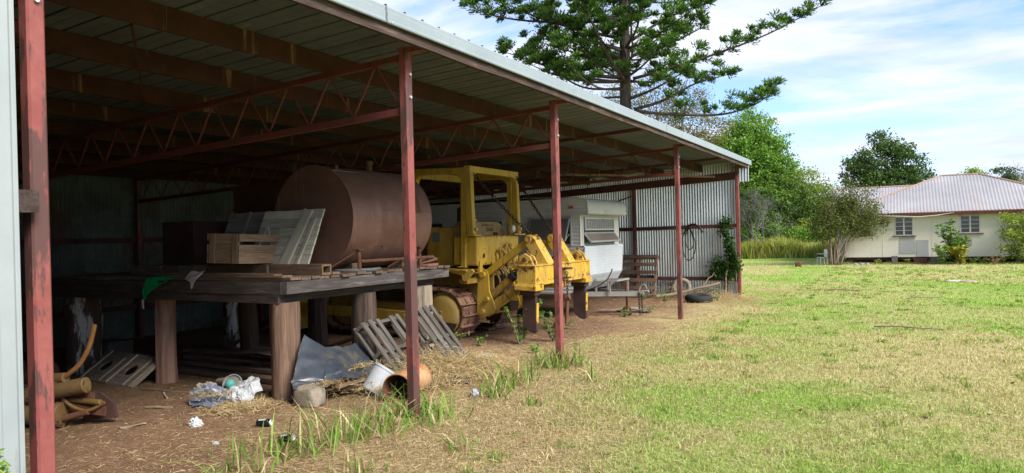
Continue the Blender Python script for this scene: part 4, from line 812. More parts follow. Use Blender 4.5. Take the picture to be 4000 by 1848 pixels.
for i, (x, y, rz, s) in enumerate(((-1.75, 15.3, 10, .9), (-1.35, 15.45, -14, .7), (-1.6, 15.7, 30, .6))):
    o = patch([[(-s/2, -.14, .03), (0, -.15, .05), (s/2, -.12, .02)], [(-s/2, .12, .02), (.05, .14, .055), (s/2, .10, .02)]], 6, .03, 30+i, .004).build('bark_sheet', pm('flat grey debris', (.16, .12, .10), (.34, .29, .26), 4, .9), None, M=Matrix.Translation((x, y, gz(x, y)+.03)) @ Matrix.Rotation(R(rz), 4, 'Z')); tag(o, ('long curled grey sheet lying under the drawbar', 'shorter curled sheet lying beside the jockey wheel', 'small curled sheet lying behind the others')[i], 'sheet', 'debris under the drawbar')
# ================================================================ junk under and in front of the deck
M_junk = wood('damp brown plank', (.085, .056, .038), (.17, .115, .08), (.27, .20, .14))
for i, (x0, x1, y, z, w, h) in enumerate(((-4.9, -2.0, 6.12, .045, .16, .05), (-4.8, -2.1, 6.25, .105, .16, .045), (-4.7, -2.05, 6.38, .165, .18, .04), (-4.9, -2.2, 6.55, .215, .22, .03), (-4.6, -2.1, 6.05, -.005, .10, .03))):
    o = beam('plank', (x0, y, gz(-3, 6)+z), (x1, y+.06*(i-2), gz(-3, 6)+z+.01*i), w, h, M_junk, None, wob=.003); tag(o, ('thick damp plank in the pile under the deck', 'second plank up in the pile under the deck', 'wide plank lying high in the pile under the deck', 'broad thin board topping the pile under the deck', 'narrow lath on the ground before the plank pile')[i], 'plank', 'timber piled under the deck')
o = patch([[(-.6, -.2, 0), (-.2, -.24, .03), (.2, -.2, .0), (.6, -.18, .03)], [(-.6, .2, .03), (-.2, .2, .0), (.2, .22, .04), (.6, .2, 0)]], 7, .03, 17, .004).build('iron_sheet', pm('rusty buckled iron', (.15, .10, .075), (.26, .19, .15), 4, .85), None, M=Matrix.Translation((-2.85, 6.35, .28))); tag(o, 'buckled rusty iron sheet lying on the plank pile', 'sheet')
for i, (x0, y0, x1, y1, z) in enumerate(((-3.8, 7.3, -2.2, 7.0, .05), (-3.5, 7.7, -2.1, 7.8, .08), (-5.2, 7.4, -3.9, 7.9, .06))):
    o = MB().tube([(x0, y0, z), ((x0+x1)/2, (y0+y1)/2, z+.12+.1*i), (x1, y1, z+.05)], .03, 8).build('scrap_pipe', M_rust, None, smooth=True); tag(o, ('bent rusty pipe lying under the middle of the deck', 'rusty pipe arching beneath the deck near the bulldozer', 'rusty pipe lying deep under the deck')[i], 'pipe', 'scrap pipes under the deck')
o = MB().box((0, 0, .14), (.5, .4, .28)).build('concrete_block', pm('grey concrete', (.11, .10, .09), (.18, .165, .15), 6, .95), None, bevel=.015, M=Matrix.Translation((-6.75, 6.55, gz(-6.7, 6.5)))); tag(o, 'grey concrete block standing beside the flaking painted stump', 'block')
# slatted board with two oval holes
bh = thing('holed_board', 'old slatted timber panel with two oval holes leaning on a stump', 'panel', (-5.42, 5.28, gz(-5, 5.3)), (R(36), R(1), R(-4)))
def holed(w, h, t, cx, rx, ry):
    m_ = MB(); n = 32; ins, outs = [], []
    for k in range(n):
        a = 2*math.pi*(k+.5)/n; c, s = math.cos(a), math.sin(a); ins.append((cx+rx*c, h/2+ry*s)); f = min((w/2)/abs(c) if abs(c) > 1e-6 else 9, (h/2)/abs(s) if abs(s) > 1e-6 else 9); outs.append((cx+f*c, h/2+f*s))
    vs = [(x, y, z) for z in (0, t) for ring_ in (ins, outs) for x, y in ring_]
    fs = []
    for k in range(n):
        k2 = (k+1) % n; fs += [(k, k2, n+k2, n+k), (2*n+k, 3*n+k, 3*n+k2, 2*n+k2), (k, 2*n+k, 2*n+k2, k2), (n+k, n+k2, 3*n+k2, 3*n+k)]
    return m_.add(vs, fs)
M_slat = wood('silvered board', (.13, .105, .085), (.22, .185, .15), (.30, .26, .22))
for cx in (.32, .92): holed(.596, .52, .022, cx, .10, .085).build('board', M_slat, bh)
MB().box((1.26, .26, .011), (.08, .52, .022)).build('board', M_slat, bh)
M_pslat = wood('pale slat edge', (.25, .2, .15), (.38, .32, .25), (.46, .4, .32))
for x, l in ((.12, .5), (.55, .42), (.72, .5), (1.10, .46), (1.24, .5), (1.30, .52)): beam('slat', (x-.02, .02, .032), (x+.02, l, .032), .018, .02, M_pslat, bh)
# implement heap beside the first post
hp_ = thing('implement_heap', 'rusty yellow farm implement with a bent lever bar beside the first post', 'implement', (-3.0, 3.75, gz(-3, 3.7)))
M_oldyel = paint('old yellow-brown paint', (.12, .07, .018), (.185, .11, .03), (.07, .042, .02), (.055, .027, .015), .52, .6)
o3 = Vector((-3.0, 3.75, 0))
hose([Vector(q)-o3 for q in ((-2.60, 3.87, .95), (-2.62, 3.86, .86), (-2.65, 3.84, .74), (-2.73, 3.80, .59), (-2.83, 3.74, .49), (-2.95, 3.68, .41))], .022, pm('orange rust bar', (.19, .085, .025), (.27, .13, .04), 6, .8), 'lever', hp_)
def hc(name, p0, p1, r, mat, seg=14): return MB().cyl(Vector(p0)-o3, Vector(p1)-o3, r, seg).build(name, mat, hp_, smooth=True, bevel=.006)
hc('roller', (-3.35, 3.48, .27), (-2.68, 3.83, .39), .075, M_oldyel); hc('cylinder', (-3.3, 3.52, .13), (-2.90, 3.70, .12), .095, M_oldyel); hc('flange', (-2.93, 3.69, .12), (-2.88, 3.715, .12), .12, M_oldyel)
hc('arm', (-2.95, 3.68, .06), (-2.68, 3.84, .14), .03, M_rust); hc('arm', (-2.9, 3.8, .24), (-2.58, 3.9, .22), .028, M_oldyel); hc('arm', (-3.1, 3.66, .45), (-2.85, 3.74, .46), .05, M_oldyel)
MB().prism([(-.16, 0), (.17, .02), (.14, .16), (.02, .26), (-.10, .22)], 'y', -.02, .02).build('side_plate', M_dkbin, hp_, M=Matrix.Translation(Vector((-2.72, 3.97, .03))-o3) @ Matrix.Rotation(R(28), 4, 'Z')); MB().box(Vector((-3.4, 3.75, .18))-o3, (.7, .3, .24), (.1, .15, .3), (.8, .7)).build('frame_block', M_dkbin, hp_, bevel=.03)
for q_ in ((-2.95, 3.86, .3, 15), (-2.8, 3.88, .18, -20)): MB().bar(Vector((q_[0]-.2, q_[1]-.12, q_[2]))-o3, Vector((q_[0]+.22, q_[1]+.06, q_[2]-.05))-o3, .03, .08).build('flat_bar', M_rust, hp_)
hose([Vector(q)-o3 for q in ((-2.95, 3.72, .30), (-2.82, 3.77, .19), (-2.68, 3.84, .15), (-2.56, 3.92, .22))], .016, M_oldyel, 'hose', hp_)
o = MB().tube([(-5.0, 4.3, gz(-5, 4.3)+.2), (-4.6, 4.5, gz(-4.6, 4.5)+.2)], .2, 18).build('dark_roller', M_dkbin, None, smooth=True); tag(o, 'dark round drum lying in shade behind the implement', 'drum')
# grey pallets slumped against the deck stumps
pallet('wooden_pallet', 'grey weathered pallet slumped against the dark stump behind the black sheet', M_palg, (-1.62, 6.30, .64), Euler((0, R(52), R(10)), 'XYZ'), .85, .92, 6, .09, group='grey pallets by the deck', skip=(3,))
pallet('wooden_pallet', 'grey weathered pallet leaning on the grey split stump', M_palg, (-1.60, 7.22, .70), Euler((0, R(50), R(4)), 'XYZ'), .95, .55, 4, .09, group='grey pallets by the deck')
# black sheet, chaff on it
M_blk = pm('black pond liner', (.03, .036, .046), (.06, .07, .088), 3, .3, 0, stain=(.10, .085, .06), st_scale=2.5, st_lo=.52, st_hi=.7, bmp=.1, spec=.5)
SH = [[(-1.72, 5.62, .66), (-1.66, 5.86, .50), (-1.62, 6.10, .46), (-1.62, 6.32, .47), (-1.6, 6.50, .40)], [(-1.62, 5.42, .46), (-1.50, 5.72, .38), (-1.46, 5.96, .38), (-1.46, 6.2, .30), (-1.45, 6.44, .33)], [(-1.52, 5.24, .24), (-1.36, 5.52, .22), (-1.32, 5.76, .27), (-1.32, 6.0, .19), (-1.34, 6.32, .20)], [(-1.46, 5.20, .17), (-1.28, 5.46, .15), (-1.24, 5.7, .22), (-1.26, 5.98, .15), (-1.30, 6.30, .15)]]
o = patch(SH, 8, .03, 61, .004).build('plastic_sheet', M_blk, None, smooth='all'); tag(o, 'crumpled black plastic sheet slumped between the red stump and pallet', 'plastic sheet')
for i, (p0, p1, w, h) in enumerate((((-1.30, 5.62, .12), (-1.22, 6.25, .14), .16, .02), ((-1.42, 5.55, .09), (-1.10, 6.42, .08), .12, .022), ((-1.55, 5.62, .05), (-1.2, 6.2, .04), .2, .012))):
    o = beam('board', p0, p1, w, h, M_loose, None, wob=.004); tag(o, ('upper broken brown board under the black sheet', 'longer brown board poking out under the black sheet', 'thin flat sheet lowest under the black sheet')[i], 'board', 'boards under the black sheet')
# bucket, drum, rock
M_bucket = pm('white plastic bucket', (.36, .38, .40), (.45, .47, .49), 3, .45, 0, stain=(.40, .33, .22), st_scale=4, st_lo=.6, st_hi=.7, bmp=.02, fine=.1)
def can_thing(name, label, cat, loc, rot, r0, r1, h, mat, matin, open_=True, group=None):
    t = thing(name, label, cat, loc, rot, group); n = 36
    prof = [(r0*.02, 0), (r0-.01, 0), (r0, .01), (r0+(r1-r0)*.98, h-.03), (r1+.006, h-.025), (r1+.006, h), (r1-.004, h)]
    m_ = MB(); vs = [(r_*math.cos(2*math.pi*k/n), r_*math.sin(2*math.pi*k/n), z) for r_, z in prof for k in range(n)]
    m_.add(vs, [(i*n+k, i*n+(k+1) % n, (i+1)*n+(k+1) % n, (i+1)*n+k) for i in range(len(prof)-1) for k in range(n)]); m_.build('body', mat, t, smooth=True)
    if open_:
        prof = [(r1-.005, h-.002), (r0-.008, .014), (.003, .014)]; m_ = MB(); vs = [(r_*math.cos(2*math.pi*k/n), r_*math.sin(2*math.pi*k/n), z) for r_, z in prof for k in range(n)]
        m_.add(vs, [(i*n+k, i*n+(k+1) % n, (i+1)*n+(k+1) % n, (i+1)*n+k) for i in range(len(prof)-1) for k in range(n)]); m_.build('inside', matin, t, smooth=True)
    return t
z0 = gz(-1, 5.9); can_thing('white_bucket', 'white plastic bucket tipped over beside the rusty drum', 'bucket', (-.97, 5.93, z0+.115), (R(62), R(26), R(-18)), .13, .15, .30, M_bucket, M_bucket)
bkt = bpy.data.objects['white_bucket']; bkt.location = (-1.10, 5.98, z0+.02); bkt.rotation_euler = (R(0), R(38), R(60)); 
m, nt, p = newmat('orange rusted drum'); co = coords(nt); col = ramp(nt, noise(nt, co, 4, 7, .7), [(.3, (.13, .05, .02)), (.48, (.29, .135, .05)), (.62, (.40, .25, .125)), (.8, (.48, .39, .29))]); nt.links.new(col, p.inputs['Base Color']); p.inputs['Roughness'].default_value = .8; bump(nt, p, noise(nt, co, 20, 5), .3); M_odrum = m
z0 = gz(-.6, 5.8); can_thing('rusty_drum', 'small open orange rusted drum lying on its side behind the post', 'drum', (-.74, 6.36, z0+.15), (R(91), 0, R(15)), .15, .155, .62, M_odrum, M_rust)
def rock(name, label, loc, dims, mat, seed, cat='rock', group=None):
    bm = bmesh.new(); bmesh.ops.create_icosphere(bm, subdivisions=3, radius=1); rr = np.random.default_rng(seed); o0 = rr.uniform(0, 50, 3)
    for v in bm.verts:
        c = v.co; d = fbm([c.x*1.3+o0[0]+c.z], [c.y*1.3+o0[1]-c.z*.7], 1.0, 4, seed)[0]; c = Vector([math.copysign(abs(q)**.55, q) for q in c]); v.co = c*(.62+.5*d); v.co.x *= dims[0]; v.co.y *= dims[1]; v.co.z = max(v.co.z, -.75)*dims[2]
    me = bpy.data.meshes.new(name); bm.to_mesh(me); bm.free(); me.polygons.foreach_set('use_smooth', [True]*len(me.polygons)); o_ = link(name, me, mat, None, Matrix.Translation(loc)); return tag(o_, label, cat, group)
M_rock = pm('buff stone', (.22, .18, .13), (.38, .32, .24), 5, .95, 0, stain=(.17, .15, .12), st_scale=6, bmp=.5)
rock('rock', 'buff boulder on the straw beside the red corner stump', (-1.36, 5.33, gz(-1.3, 5.3)+.09), (.18, .13, .135), M_rock, 3)
# rubbish
def crumple(name, label, cat, loc, dims, mat, seed, group=None, rz=0, amp=.55):
    n, k = 22, 14; rr = np.random.default_rng(seed); vs, fs = [], []
    A, B = np.meshgrid(np.linspace(0, 2*math.pi, n, endpoint=False), np.linspace(0, math.pi, k)); X, Y, Z = np.cos(A)*np.sin(B), np.sin(A)*np.sin(B), np.cos(B)
    d = 1-amp*np.abs(fbm(X*1.7+seed, Y*1.7+Z*1.3, 1.6, 3, seed)-.5)*2.6+.25*(rr.random(X.shape)-.5)
    P_ = np.stack([X*d*dims[0], Y*d*dims[1], np.maximum(Z*d, -.35)*dims[2]], -1).reshape(-1, 3)
    m_ = MB(); m_.add([tuple(q) for q in P_], [(i*n+j, i*n+(j+1) % n, (i+1)*n+(j+1) % n, (i+1)*n+j) for i in range(k-1) for j in range(n)])
    o_ = m_.build(name, mat, None, M=Matrix.Translation(loc) @ Matrix.Rotation(R(rz), 4, 'Z')); return tag(o_, label, cat, group)
M_bag = pm('white printed bag', (.32, .33, .35), (.42, .43, .44), 8, .5, 0, stain=(.22, .24, .27), st_scale=9, st_lo=.6, st_hi=.66, bmp=.1, fine=.1)
M_blue = pm('blue-grey plastic', (.10, .12, .19), (.22, .25, .33), 5, .3, 0, stain=(.30, .32, .36), st_scale=5, st_lo=.62, st_hi=.7, bmp=.1, spec=.6)
M_paper = pm('dirty paper', (.30, .26, .21), (.46, .41, .34), 6, .9, 0, bmp=.1)
g = lambda x, y, h=0: (x, y, gz(x, y)+h)
GR = 'rubbish before the deck'
crumple('plastic_bag', 'crumpled white printed plastic bag against the red corner stump', 'bag', g(-2.18, 5.12, .05), (.15, .12, .13), M_bag, 4, GR)
o = patch([[(-2.36, 5.30, .16), (-2.22, 5.32, .24), (-2.06, 5.30, .22), (-1.98, 5.26, .12)], [(-2.42, 5.18, .08), (-2.24, 5.2, .13), (-2.10, 5.2, .17), (-1.97, 5.14, .08)], [(-2.34, 5.05, .0), (-2.2, 5.02, .03), (-2.08, 5.04, .08), (-1.98, 5.0, .0)]], 8, .06, 91, .002).build('plastic_bag', M_bag, None); tag(o, 'torn white bag lying open over the rubbish pile', 'bag', GR)
crumple('plastic_wrap', 'shiny blue-grey plastic wrap in the rubbish pile', 'plastic wrap', g(-2.45, 4.98, .04), (.24, .16, .17), M_blue, 8, GR, 25)
o = patch([[(-2.52, 4.92, .03), (-2.40, 4.88, .05), (-2.2, 4.86, .02)], [(-2.46, 4.74, .0), (-2.3, 4.76, .03), (-2.12, 4.82, .0)]], 8, .03, 93, .002).build('plastic_wrap', M_blue, None); tag(o, 'flat sheet of blue-grey plastic lying before the rubbish pile', 'plastic wrap', GR)
crumple('newspaper', 'crumpled dirty newspaper at the edge of the rubbish pile', 'newspaper', g(-3.0, 5.35, .03), (.17, .14, .09), M_paper, 15, GR)
o = MB().cyl(g(-2.70, 5.0, .035), g(-2.52, 5.04, .04), .032, 14).cyl(g(-2.52, 5.04, .04), g(-2.46, 5.055, .04), .014, 10).build('bottle', plain('black bottle', (.02, .016, .018), .3), None, smooth=True); tag(o, 'dark bottle lying beside the blue plastic wrap', 'bottle', GR)
can_thing('paper_cup', 'cream paper cup lying on its side by the plank pile', 'cup', g(-3.18, 5.66, .06), (0, R(84), R(-10)), .035, .05, .24, plain('cream card', (.50, .44, .34)), M_paper)
lid = can_thing('tub_lid', 'round white tub lid propped up in the rubbish pile', 'lid', g(-2.72, 5.50, .08), (R(62), 0, R(20)), .105, .11, .035, M_bucket, M_paper)
o = MB().tube([(0, 0, 0), (0, 0, .01)], .001, 4).mesh('ball'); bm = bmesh.new(); bmesh.ops.create_icosphere(bm, subdivisions=3, radius=.058); bm.to_mesh(o); bm.free(); o.polygons.foreach_set('use_smooth', [True]*len(o.polygons)); o = link('ball', o, pm('turquoise plastic', (.08, .36, .33), (.16, .52, .48), 14, .5), None, Matrix.Translation(g(-2.70, 5.44, .10))); tag(o, 'turquoise ball resting on the white tub lid', 'ball')
M_canblk = plain('black can print', (.012, .012, .014), .35, .3); M_canalu = plain('can aluminium', (.62, .62, .62), .35, .6)
def drink_can(label, loc, rot):
    t = thing('drink_can', label, 'can', loc, rot, 'black drink cans on the straw'); n = 20
    def lat(prof, nm, mt):
        m_ = MB(); vs = [(r_*math.cos(2*math.pi*k/n), r_*math.sin(2*math.pi*k/n), z) for r_, z in prof for k in range(n)]; m_.add(vs, [(i*n+k, i*n+(k+1) % n, (i+1)*n+(k+1) % n, (i+1)*n+k) for i in range(len(prof)-1) for k in range(n)]); m_.build(nm, mt, t, smooth=True)
    lat([(.033, -.062), (.035, -.055), (.035, .055), (.033, .062)], 'body', M_canblk); lat([(.001, .060), (.026, .060), (.027, .068), (.030, .068), (.033, .062)], 'top', M_canalu); lat([(.001, -.058), (.022, -.062), (.026, -.068), (.033, -.062)], 'base', M_canalu)
    m_ = MB(); m_.sheet([[(.0356*math.cos(a), .0356*math.sin(a), z) for z in (-.045, .02)] for a in np.linspace(1.2, 2.2, 6)]); m_.build('label_panel', M_bag, t)
drink_can('dented black drink can with a pale label panel lying on the straw', g(-1.10, 4.50, .036), (R(88), 0, R(119))); drink_can('black drink can half buried in straw beside green grass', g(-.50, 4.20, .034), (R(80), 0, R(104)))
crumple('tissue', 'crumpled pale blue-white tissue on the dirt floor', 'tissue', g(-1.74, 4.27, .02), (.085, .055, .06), pm('blue-white tissue', (.45, .52, .56), (.62, .66, .66), 8, .8), 21); crumple('tissue', 'tiny white tissue scrap on the straw near the cans', 'tissue', g(-1.02, 3.92, .008), (.04, .025, .02), M_bag, 23)
M_foam = pm('white foam', (.46, .49, .52), (.55, .58, .61), 5, .8, 0, bmp=.05, fine=.1)
for i, (x, y, sx, sy, sz, rz, rx) in enumerate(((-1.02, 8.12, .30, .13, .10, 60, 20), (-1.30, 7.75, .55, .10, .03, 40, 8), (-1.45, 7.55, .16, .12, .05, 10, 25), (-1.0, 7.1, .10, .07, .05, 50, 30), (-.92, 6.78, .12, .06, .06, 20, 15))):
    o = MB().box((0, 0, 0), (sx, sy, sz)).build('foam_piece', M_foam, None, bevel=.008, M=Matrix.Translation(g(x, y, .05)) @ Euler((R(rx), R(5*i-8), R(rz))).to_matrix().to_4x4())
    tag(o, ('upright white foam corner piece at the end of the straw heap', 'long thin white foam strip lying in the straw heap', 'white foam chunk beside the leaning pallet', 'small white foam lump in the straw behind the drum', 'white foam crumb next to the rusty drum')[i], 'foam', 'foam pieces in the straw')
o = MB().tube([g(-.95, 6.9, .03), g(-.72, 6.95, .07), g(-.55, 6.85, .05), g(-.42, 6.92, .03)], .045, 10).build('rubber_hose', M_tyre, None, smooth=True); tag(o, 'length of thick black ribbed hose lying behind the rusty drum', 'hose')
crumple('paper_cup', 'crushed white paper cup in the grass beyond the second post', 'cup', g(.02, 6.30, .03), (.05, .045, .07), M_bag, 31)
o = beam('plank', g(-1.15, 6.05, .02), g(-.55, 7.05, .04), .09, .03, M_palg, None, wob=.003); tag(o, 'grey splintered plank lying behind the drum', 'plank')
for i, (x, y, rz, l) in enumerate(((-2.9, 4.55, 20, .3), (-3.4, 5.1, -30, .35), (-2.3, 3.9, 70, .22), (-3.9, 5.15, 5, .9))):
    o = beam('stick', g(x, y, .012), (x+l*math.cos(R(rz)), y+l*math.sin(R(rz)), gz(x, y)+.016), .02, .014, M_dead, None, wob=.003); tag(o, ('pale lath on the dirt before the rubbish pile', 'broken bark strip near the pink stump', 'short stick on the dirt beyond the implement', 'long dark batten lying at the foot of the pink stump')[i], 'stick', 'sticks on the shed floor')
# ================================================================ house
HX0, HX1, HY0, HY1, HZ0, HZ1 = 1.05, 12.6, 43.2, 49.8, .02, 2.36
M_cream = pm('cream wall sheet', (.68, .635, .50), (.75, .705, .575), .6, .75, 0, stain=(.50, .46, .36), st_scale=.7, st_lo=.55, st_hi=.8, st_stretch=(2, 2, .6), bmp=.03, fine=.1)
M_trim = plain('white window paint', (.62, .62, .60), .6); M_sill = pm('brown-red sill', (.16, .065, .045), (.24, .10, .07), 5, .8); M_hpanel = pm('grey patch panel', (.40, .40, .38), (.47, .47, .44), 2, .85, bmp=.02)
m, nt, p = newmat('weathered roof iron'); co = coords(nt); col = ramp(nt, noise(nt, co, .5, 5), [(.3, (.25, .245, .25)), (.7, (.34, .33, .335))])
col = mix(nt, ramp(nt, noise(nt, coords(nt, (.5, .5, .5)), 1.3, 8, .75), [(.50, G3(0)), (.72, G3(.75))]), col, (.345, .235, .195)); nt.links.new(col, p.inputs['Base Color']); p.inputs['Roughness'].default_value = .55; p.inputs['Metallic'].default_value = .15; M_hroof = m
house = thing('house', 'low cream cottage on stumps with a weathered corrugated iron hip roof', 'house', (6, 46.5, -.3)); HO = Vector((6, 46.5, -.3))
def hb(name, x0, x1, y0, y1, z0, z1, mat, parent=house, bevel=0): return MB().box(Vector(((x0+x1)/2, (y0+y1)/2, (z0+z1)/2))-HO, (x1-x0, y1-y0, z1-z0)).build(name, mat, parent, bevel=bevel)
WINS = [(1.46, 2.36, 1.22, 2.14), (3.48, 4.35, 1.16, 2.16), (6.45, 7.33, 1.22, 2.15), (10.0, 10.9, 1.2, 2.15)]
xs_ = [HX0]+[v for w in WINS for v in w[:2]]+[HX1]
for i in range(0, len(xs_), 2): hb('wall_panel', xs_[i], xs_[i+1], HY0, HY0+.1, HZ0, HZ1+.02, M_cream)
for x0, x1, z0, z1 in WINS:
    hb('wall_panel', x0+.002, x1-.002, HY0+.001, HY0+.1, HZ0, z0, M_cream); hb('wall_panel', x0+.002, x1-.002, HY0+.001, HY0+.1, z1, HZ1+.02, M_cream)
    f = window_ring(x1-x0, z1-z0, .05, .08).build('window', M_trim, house, M=Matrix.Translation(Vector(((x0+x1)/2, HY0+.01, (z0+z1)/2))-HO))
    MB().box((0, .045, 0), (x1-x0-.1, .012, z1-z0-.1)).build('pane', M_dark, f)
    m_ = MB(); MB().box((0, -.012, 0), (.075, .05, z1-z0-.1)).build('mullion', M_trim, f)
    for s in (-1, 1):
        wv = (x1-x0-.1-.075)/2; cx = s*(.0375+wv/2)
        for k in range(1, 4): MB().box((cx, .012, -(z1-z0)/2+.05+(z1-z0-.1)*k/4), (wv, .03, .024)).build('glazing_bar', M_trim, f)
        MB().box((cx, .06, .12), (wv-.02, .004, .5)).build('curtain', plain('net curtain', (.35, .36, .36), .9), f) if x0 > 6 else None
    MB().box((0, -.06, -(z1-z0)/2-.03), (x1-x0+.24, .12, .045)).build('sill', M_sill, f)
for x in (2.9, 5.2, 5.75, 8.2, 9.3): hb('cover_strip', x-.018, x+.018, HY0-.012, HY0, HZ0+.01, HZ1-.02, M_cream)
hb('patch_panel', 3.68, 4.42, HY0-.02, HY0-.0005, .20, 1.10, M_hpanel); hb('patch_panel', 4.48, 5.03, HY0-.024, HY0-.0005, .03, .91, M_hpanel); hb('patch_panel', 6.6, 6.95, HY0-.02, HY0-.0005, .6, .95, M_hpanel)
hb('side_wall', HX0, HX0+.1, HY0+.1, HY1, HZ0, HZ1, M_cream); hb('side_wall', HX1-.1, HX1, HY0+.1, HY1, HZ0, HZ1, M_cream); hb('rear_wall', HX0+.1, HX1-.1, HY1-.1, HY1, HZ0, HZ1, M_cream); hb('floor_frame', HX0+.05, HX1-.05, HY0+.12, HY1-.12, HZ0-.16, HZ0-.002, M_brown)
M_hst = pm('house stump', (.12, .10, .085), (.22, .19, .165), 4, .95)
for y in (43.5, 46.3, 49.3):
    for x in (1.3, 3.15, 5.1, 7.0, 8.9, 10.8, 12.4): hb('house_stump', x-.11, x+.11, y-.11, y+.11, -.45, HZ0-.16, M_hst)
# corrugated hip roof: four slopes
AX0, AX1, AY, AZ = 5.8, 7.55, 46.5, 4.43; EX0, EX1, EY0, EY1, EZ = .58, 12.75, 42.72, 50.28, 2.37
def slope(axis, s):
    m_ = MB(); vs, fs = [], []; pitch = .0762*2; n0, n1 = (EX0, EX1) if axis == 'x' else (EY0, EY1); n = int((n1-n0)/(pitch/4)); prev = None
    for i in range(n+1):
        t = n0+(n1-n0)*i/n; w = .014*math.sin(2*math.pi*i/4)
        if axis == 'x':
            f = min(1, (t-EX0)/(AX0-EX0), (EX1-t)/(EX1-AX1)); ye = EY0 if s < 0 else EY1; b = (t, ye, EZ+w); e = (t, ye+(AY-ye)*f, EZ+(AZ-EZ)*f+w)
        else:
            f = min(1, (t-EY0)/(AY-EY0), (EY1-t)/(EY1-AY)); xe, xa = (EX0, AX0) if s < 0 else (EX1, AX1); b = (xe, t, EZ+w); e = (xe+(xa-xe)*f, t, EZ+(AZ-EZ)*f+w)
        vs += [tuple(Vector(b)-HO), tuple(Vector(e)-HO)]
        if i: k = 2*i; fs.append((k-2, k, k+1, k-1))
    m_.add(vs, fs); return m_.build('roof_slope', M_hroof, house, smooth='all')
for ax in 'xy':
    for s in (-1, 1): slope(ax, s)
M_ridge = pm('rusty ridge cap', (.30, .18, .13), (.42, .30, .24), 2, .8)
for p0, p1 in (((EX0, EY0, EZ), (AX0, AY, AZ)), ((EX1, EY0, EZ), (AX1, AY, AZ)), ((EX0, EY1, EZ), (AX0, AY, AZ)), ((EX1, EY1, EZ), (AX1, AY, AZ)), ((AX0, AY, AZ), (AX1, AY, AZ))): MB().cyl(Vector(p0)-HO, Vector(p1)-HO, .06, 8).build('ridge_cap', M_ridge, house, smooth=True)
hb('eaves_board', EX0+.02, EX1-.02, EY0+.02, EY0+.05, 2.17, 2.345, M_sill); hb('soffit', EX0+.05, EX1-.05, EY0+.06, HY0, 2.335, 2.35, M_cream)
MB().tube([Vector((x, EY0-.035, 2.335+.012*math.sin(x*2.1))) - HO for x in np.linspace(EX0, EX1, 30)], .030, 8).build('gutter', M_sill, house, smooth=True)
MB().tube([Vector(q)-HO for q in ((2.6, 42.70, 2.26), (3.6, 42.68, 2.20), (4.6, 42.68, 2.13), (5.4, 42.68, 2.18), (6.2, 42.70, 2.30))], .022, 6).build('hanging_pipe', M_trim, house, smooth=True)
MB().bar(Vector((5.9, 42.72, 2.30))-HO, Vector((6.6, 42.66, 2.08))-HO, .02, .06).build('loose_batten', M_sill, house)
# lower wing behind: gable roof running to the left
GX0, GX1, GY, GZ = .1, 4.6, 48.4, 4.05
for s, yb, zb in ((-1, 45.4, 2.75), (1, 51.0, 2.75)):
    n = int((GX1-GX0)/.038); m_ = MB(); m_.sheet([[tuple(Vector((GX0+(GX1-GX0)*i/n, yb, zb+.014*math.sin(math.pi*i/2)))-HO), tuple(Vector((GX0+(GX1-GX0)*i/n, GY, GZ+.014*math.sin(math.pi*i/2)))-HO)] for i in range(n+1)]); m_.build('wing_roof', M_hroof, house, smooth='all')
MB().cyl(Vector((GX0, GY, GZ))-HO, Vector((GX1, GY, GZ))-HO, .06, 8).build('ridge_cap', M_ridge, house, smooth=True)
hb('wing_wall', GX0+.3, 1.0, 45.7, 50.7, .0, 2.85, M_cream)
# things round the house
M_box = pm('red-brown box', (.12, .035, .025), (.18, .06, .045), 4, .8)
def crate_box(name, label, loc, d, mat, cat='box'):
    t = thing(name, label, cat, loc); x, y, z = d
    for c, q in (((0, -y/2, z/2), (x, .03, z)), ((0, y/2, z/2), (x, .03, z)), ((-x/2+.015, 0, z/2), (.03, y-.03, z)), ((x/2-.015, 0, z/2), (.03, y-.03, z))): MB().box(c, q).build('side', mat, t)
    MB().box((0, 0, .015), (x-.06, y-.03, .03)).build('base', mat, t); MB().box((0, 0, z+.012), (x+.03, y+.05, .024)).build('lid', mat, t); return t
crate_box('metal_box', 'red-brown box on the ground under the patched wall', (4.63, 42.55, -.31), (.60, .4, .24), M_box); crate_box('concrete_tub', 'grey square tub on the ground beside the leafy plant', (5.25, 42.75, -.31), (.34, .34, .33), M_hst, 'tub'); crate_box('concrete_tub', 'small grey block tub at the foot of the second house stump', (3.45, 42.95, -.31), (.28, .28, .36), M_hst, 'tub')
ch = thing('garden_chair', 'white plastic garden chair beside the many-stemmed shrub', 'chair', (-.02, 42.1, -.31), (0, 0, R(-60)))
M_chair = plain('white plastic', (.66, .66, .64), .5)
MB().box((0, 0, .38), (.42, .42, .03)).build('seat', M_chair, ch, bevel=.01)
for x in (-.19, .19):
    for y in (-.19, .19): MB().box((x, y, .18), (.04, .04, .37)).build('leg', M_chair, ch)
    MB().box((x, 0, .58), (.04, .42, .03)).build('arm_rest', M_chair, ch)
MB().box((0, .2, .62), (.40, .03, .42)).build('backrest', M_chair, ch, bevel=.02)
rock('rock', 'dark lone stone on the lawn left of the garden chair', (-.95, 39.6, gz(-.95, 39.6)+.08), (.2, .2, .2), M_rust, 12)
rock('rock', 'flat pale stone slab lying in the lawn before the house', (5.4, 27.6, gz(5.4, 27.6)+.01), (.30, .2, .05), pm('pale slab', (.40, .34, .30), (.55, .5, .46), 4, .9), 14); rock('rock', 'pinkish flat stone beside the pale slab in the lawn', (5.75, 27.5, gz(5.7, 27.5)+.005), (.28, .2, .045), pm('pink slab', (.34, .22, .18), (.45, .32, .27), 4, .9), 15)
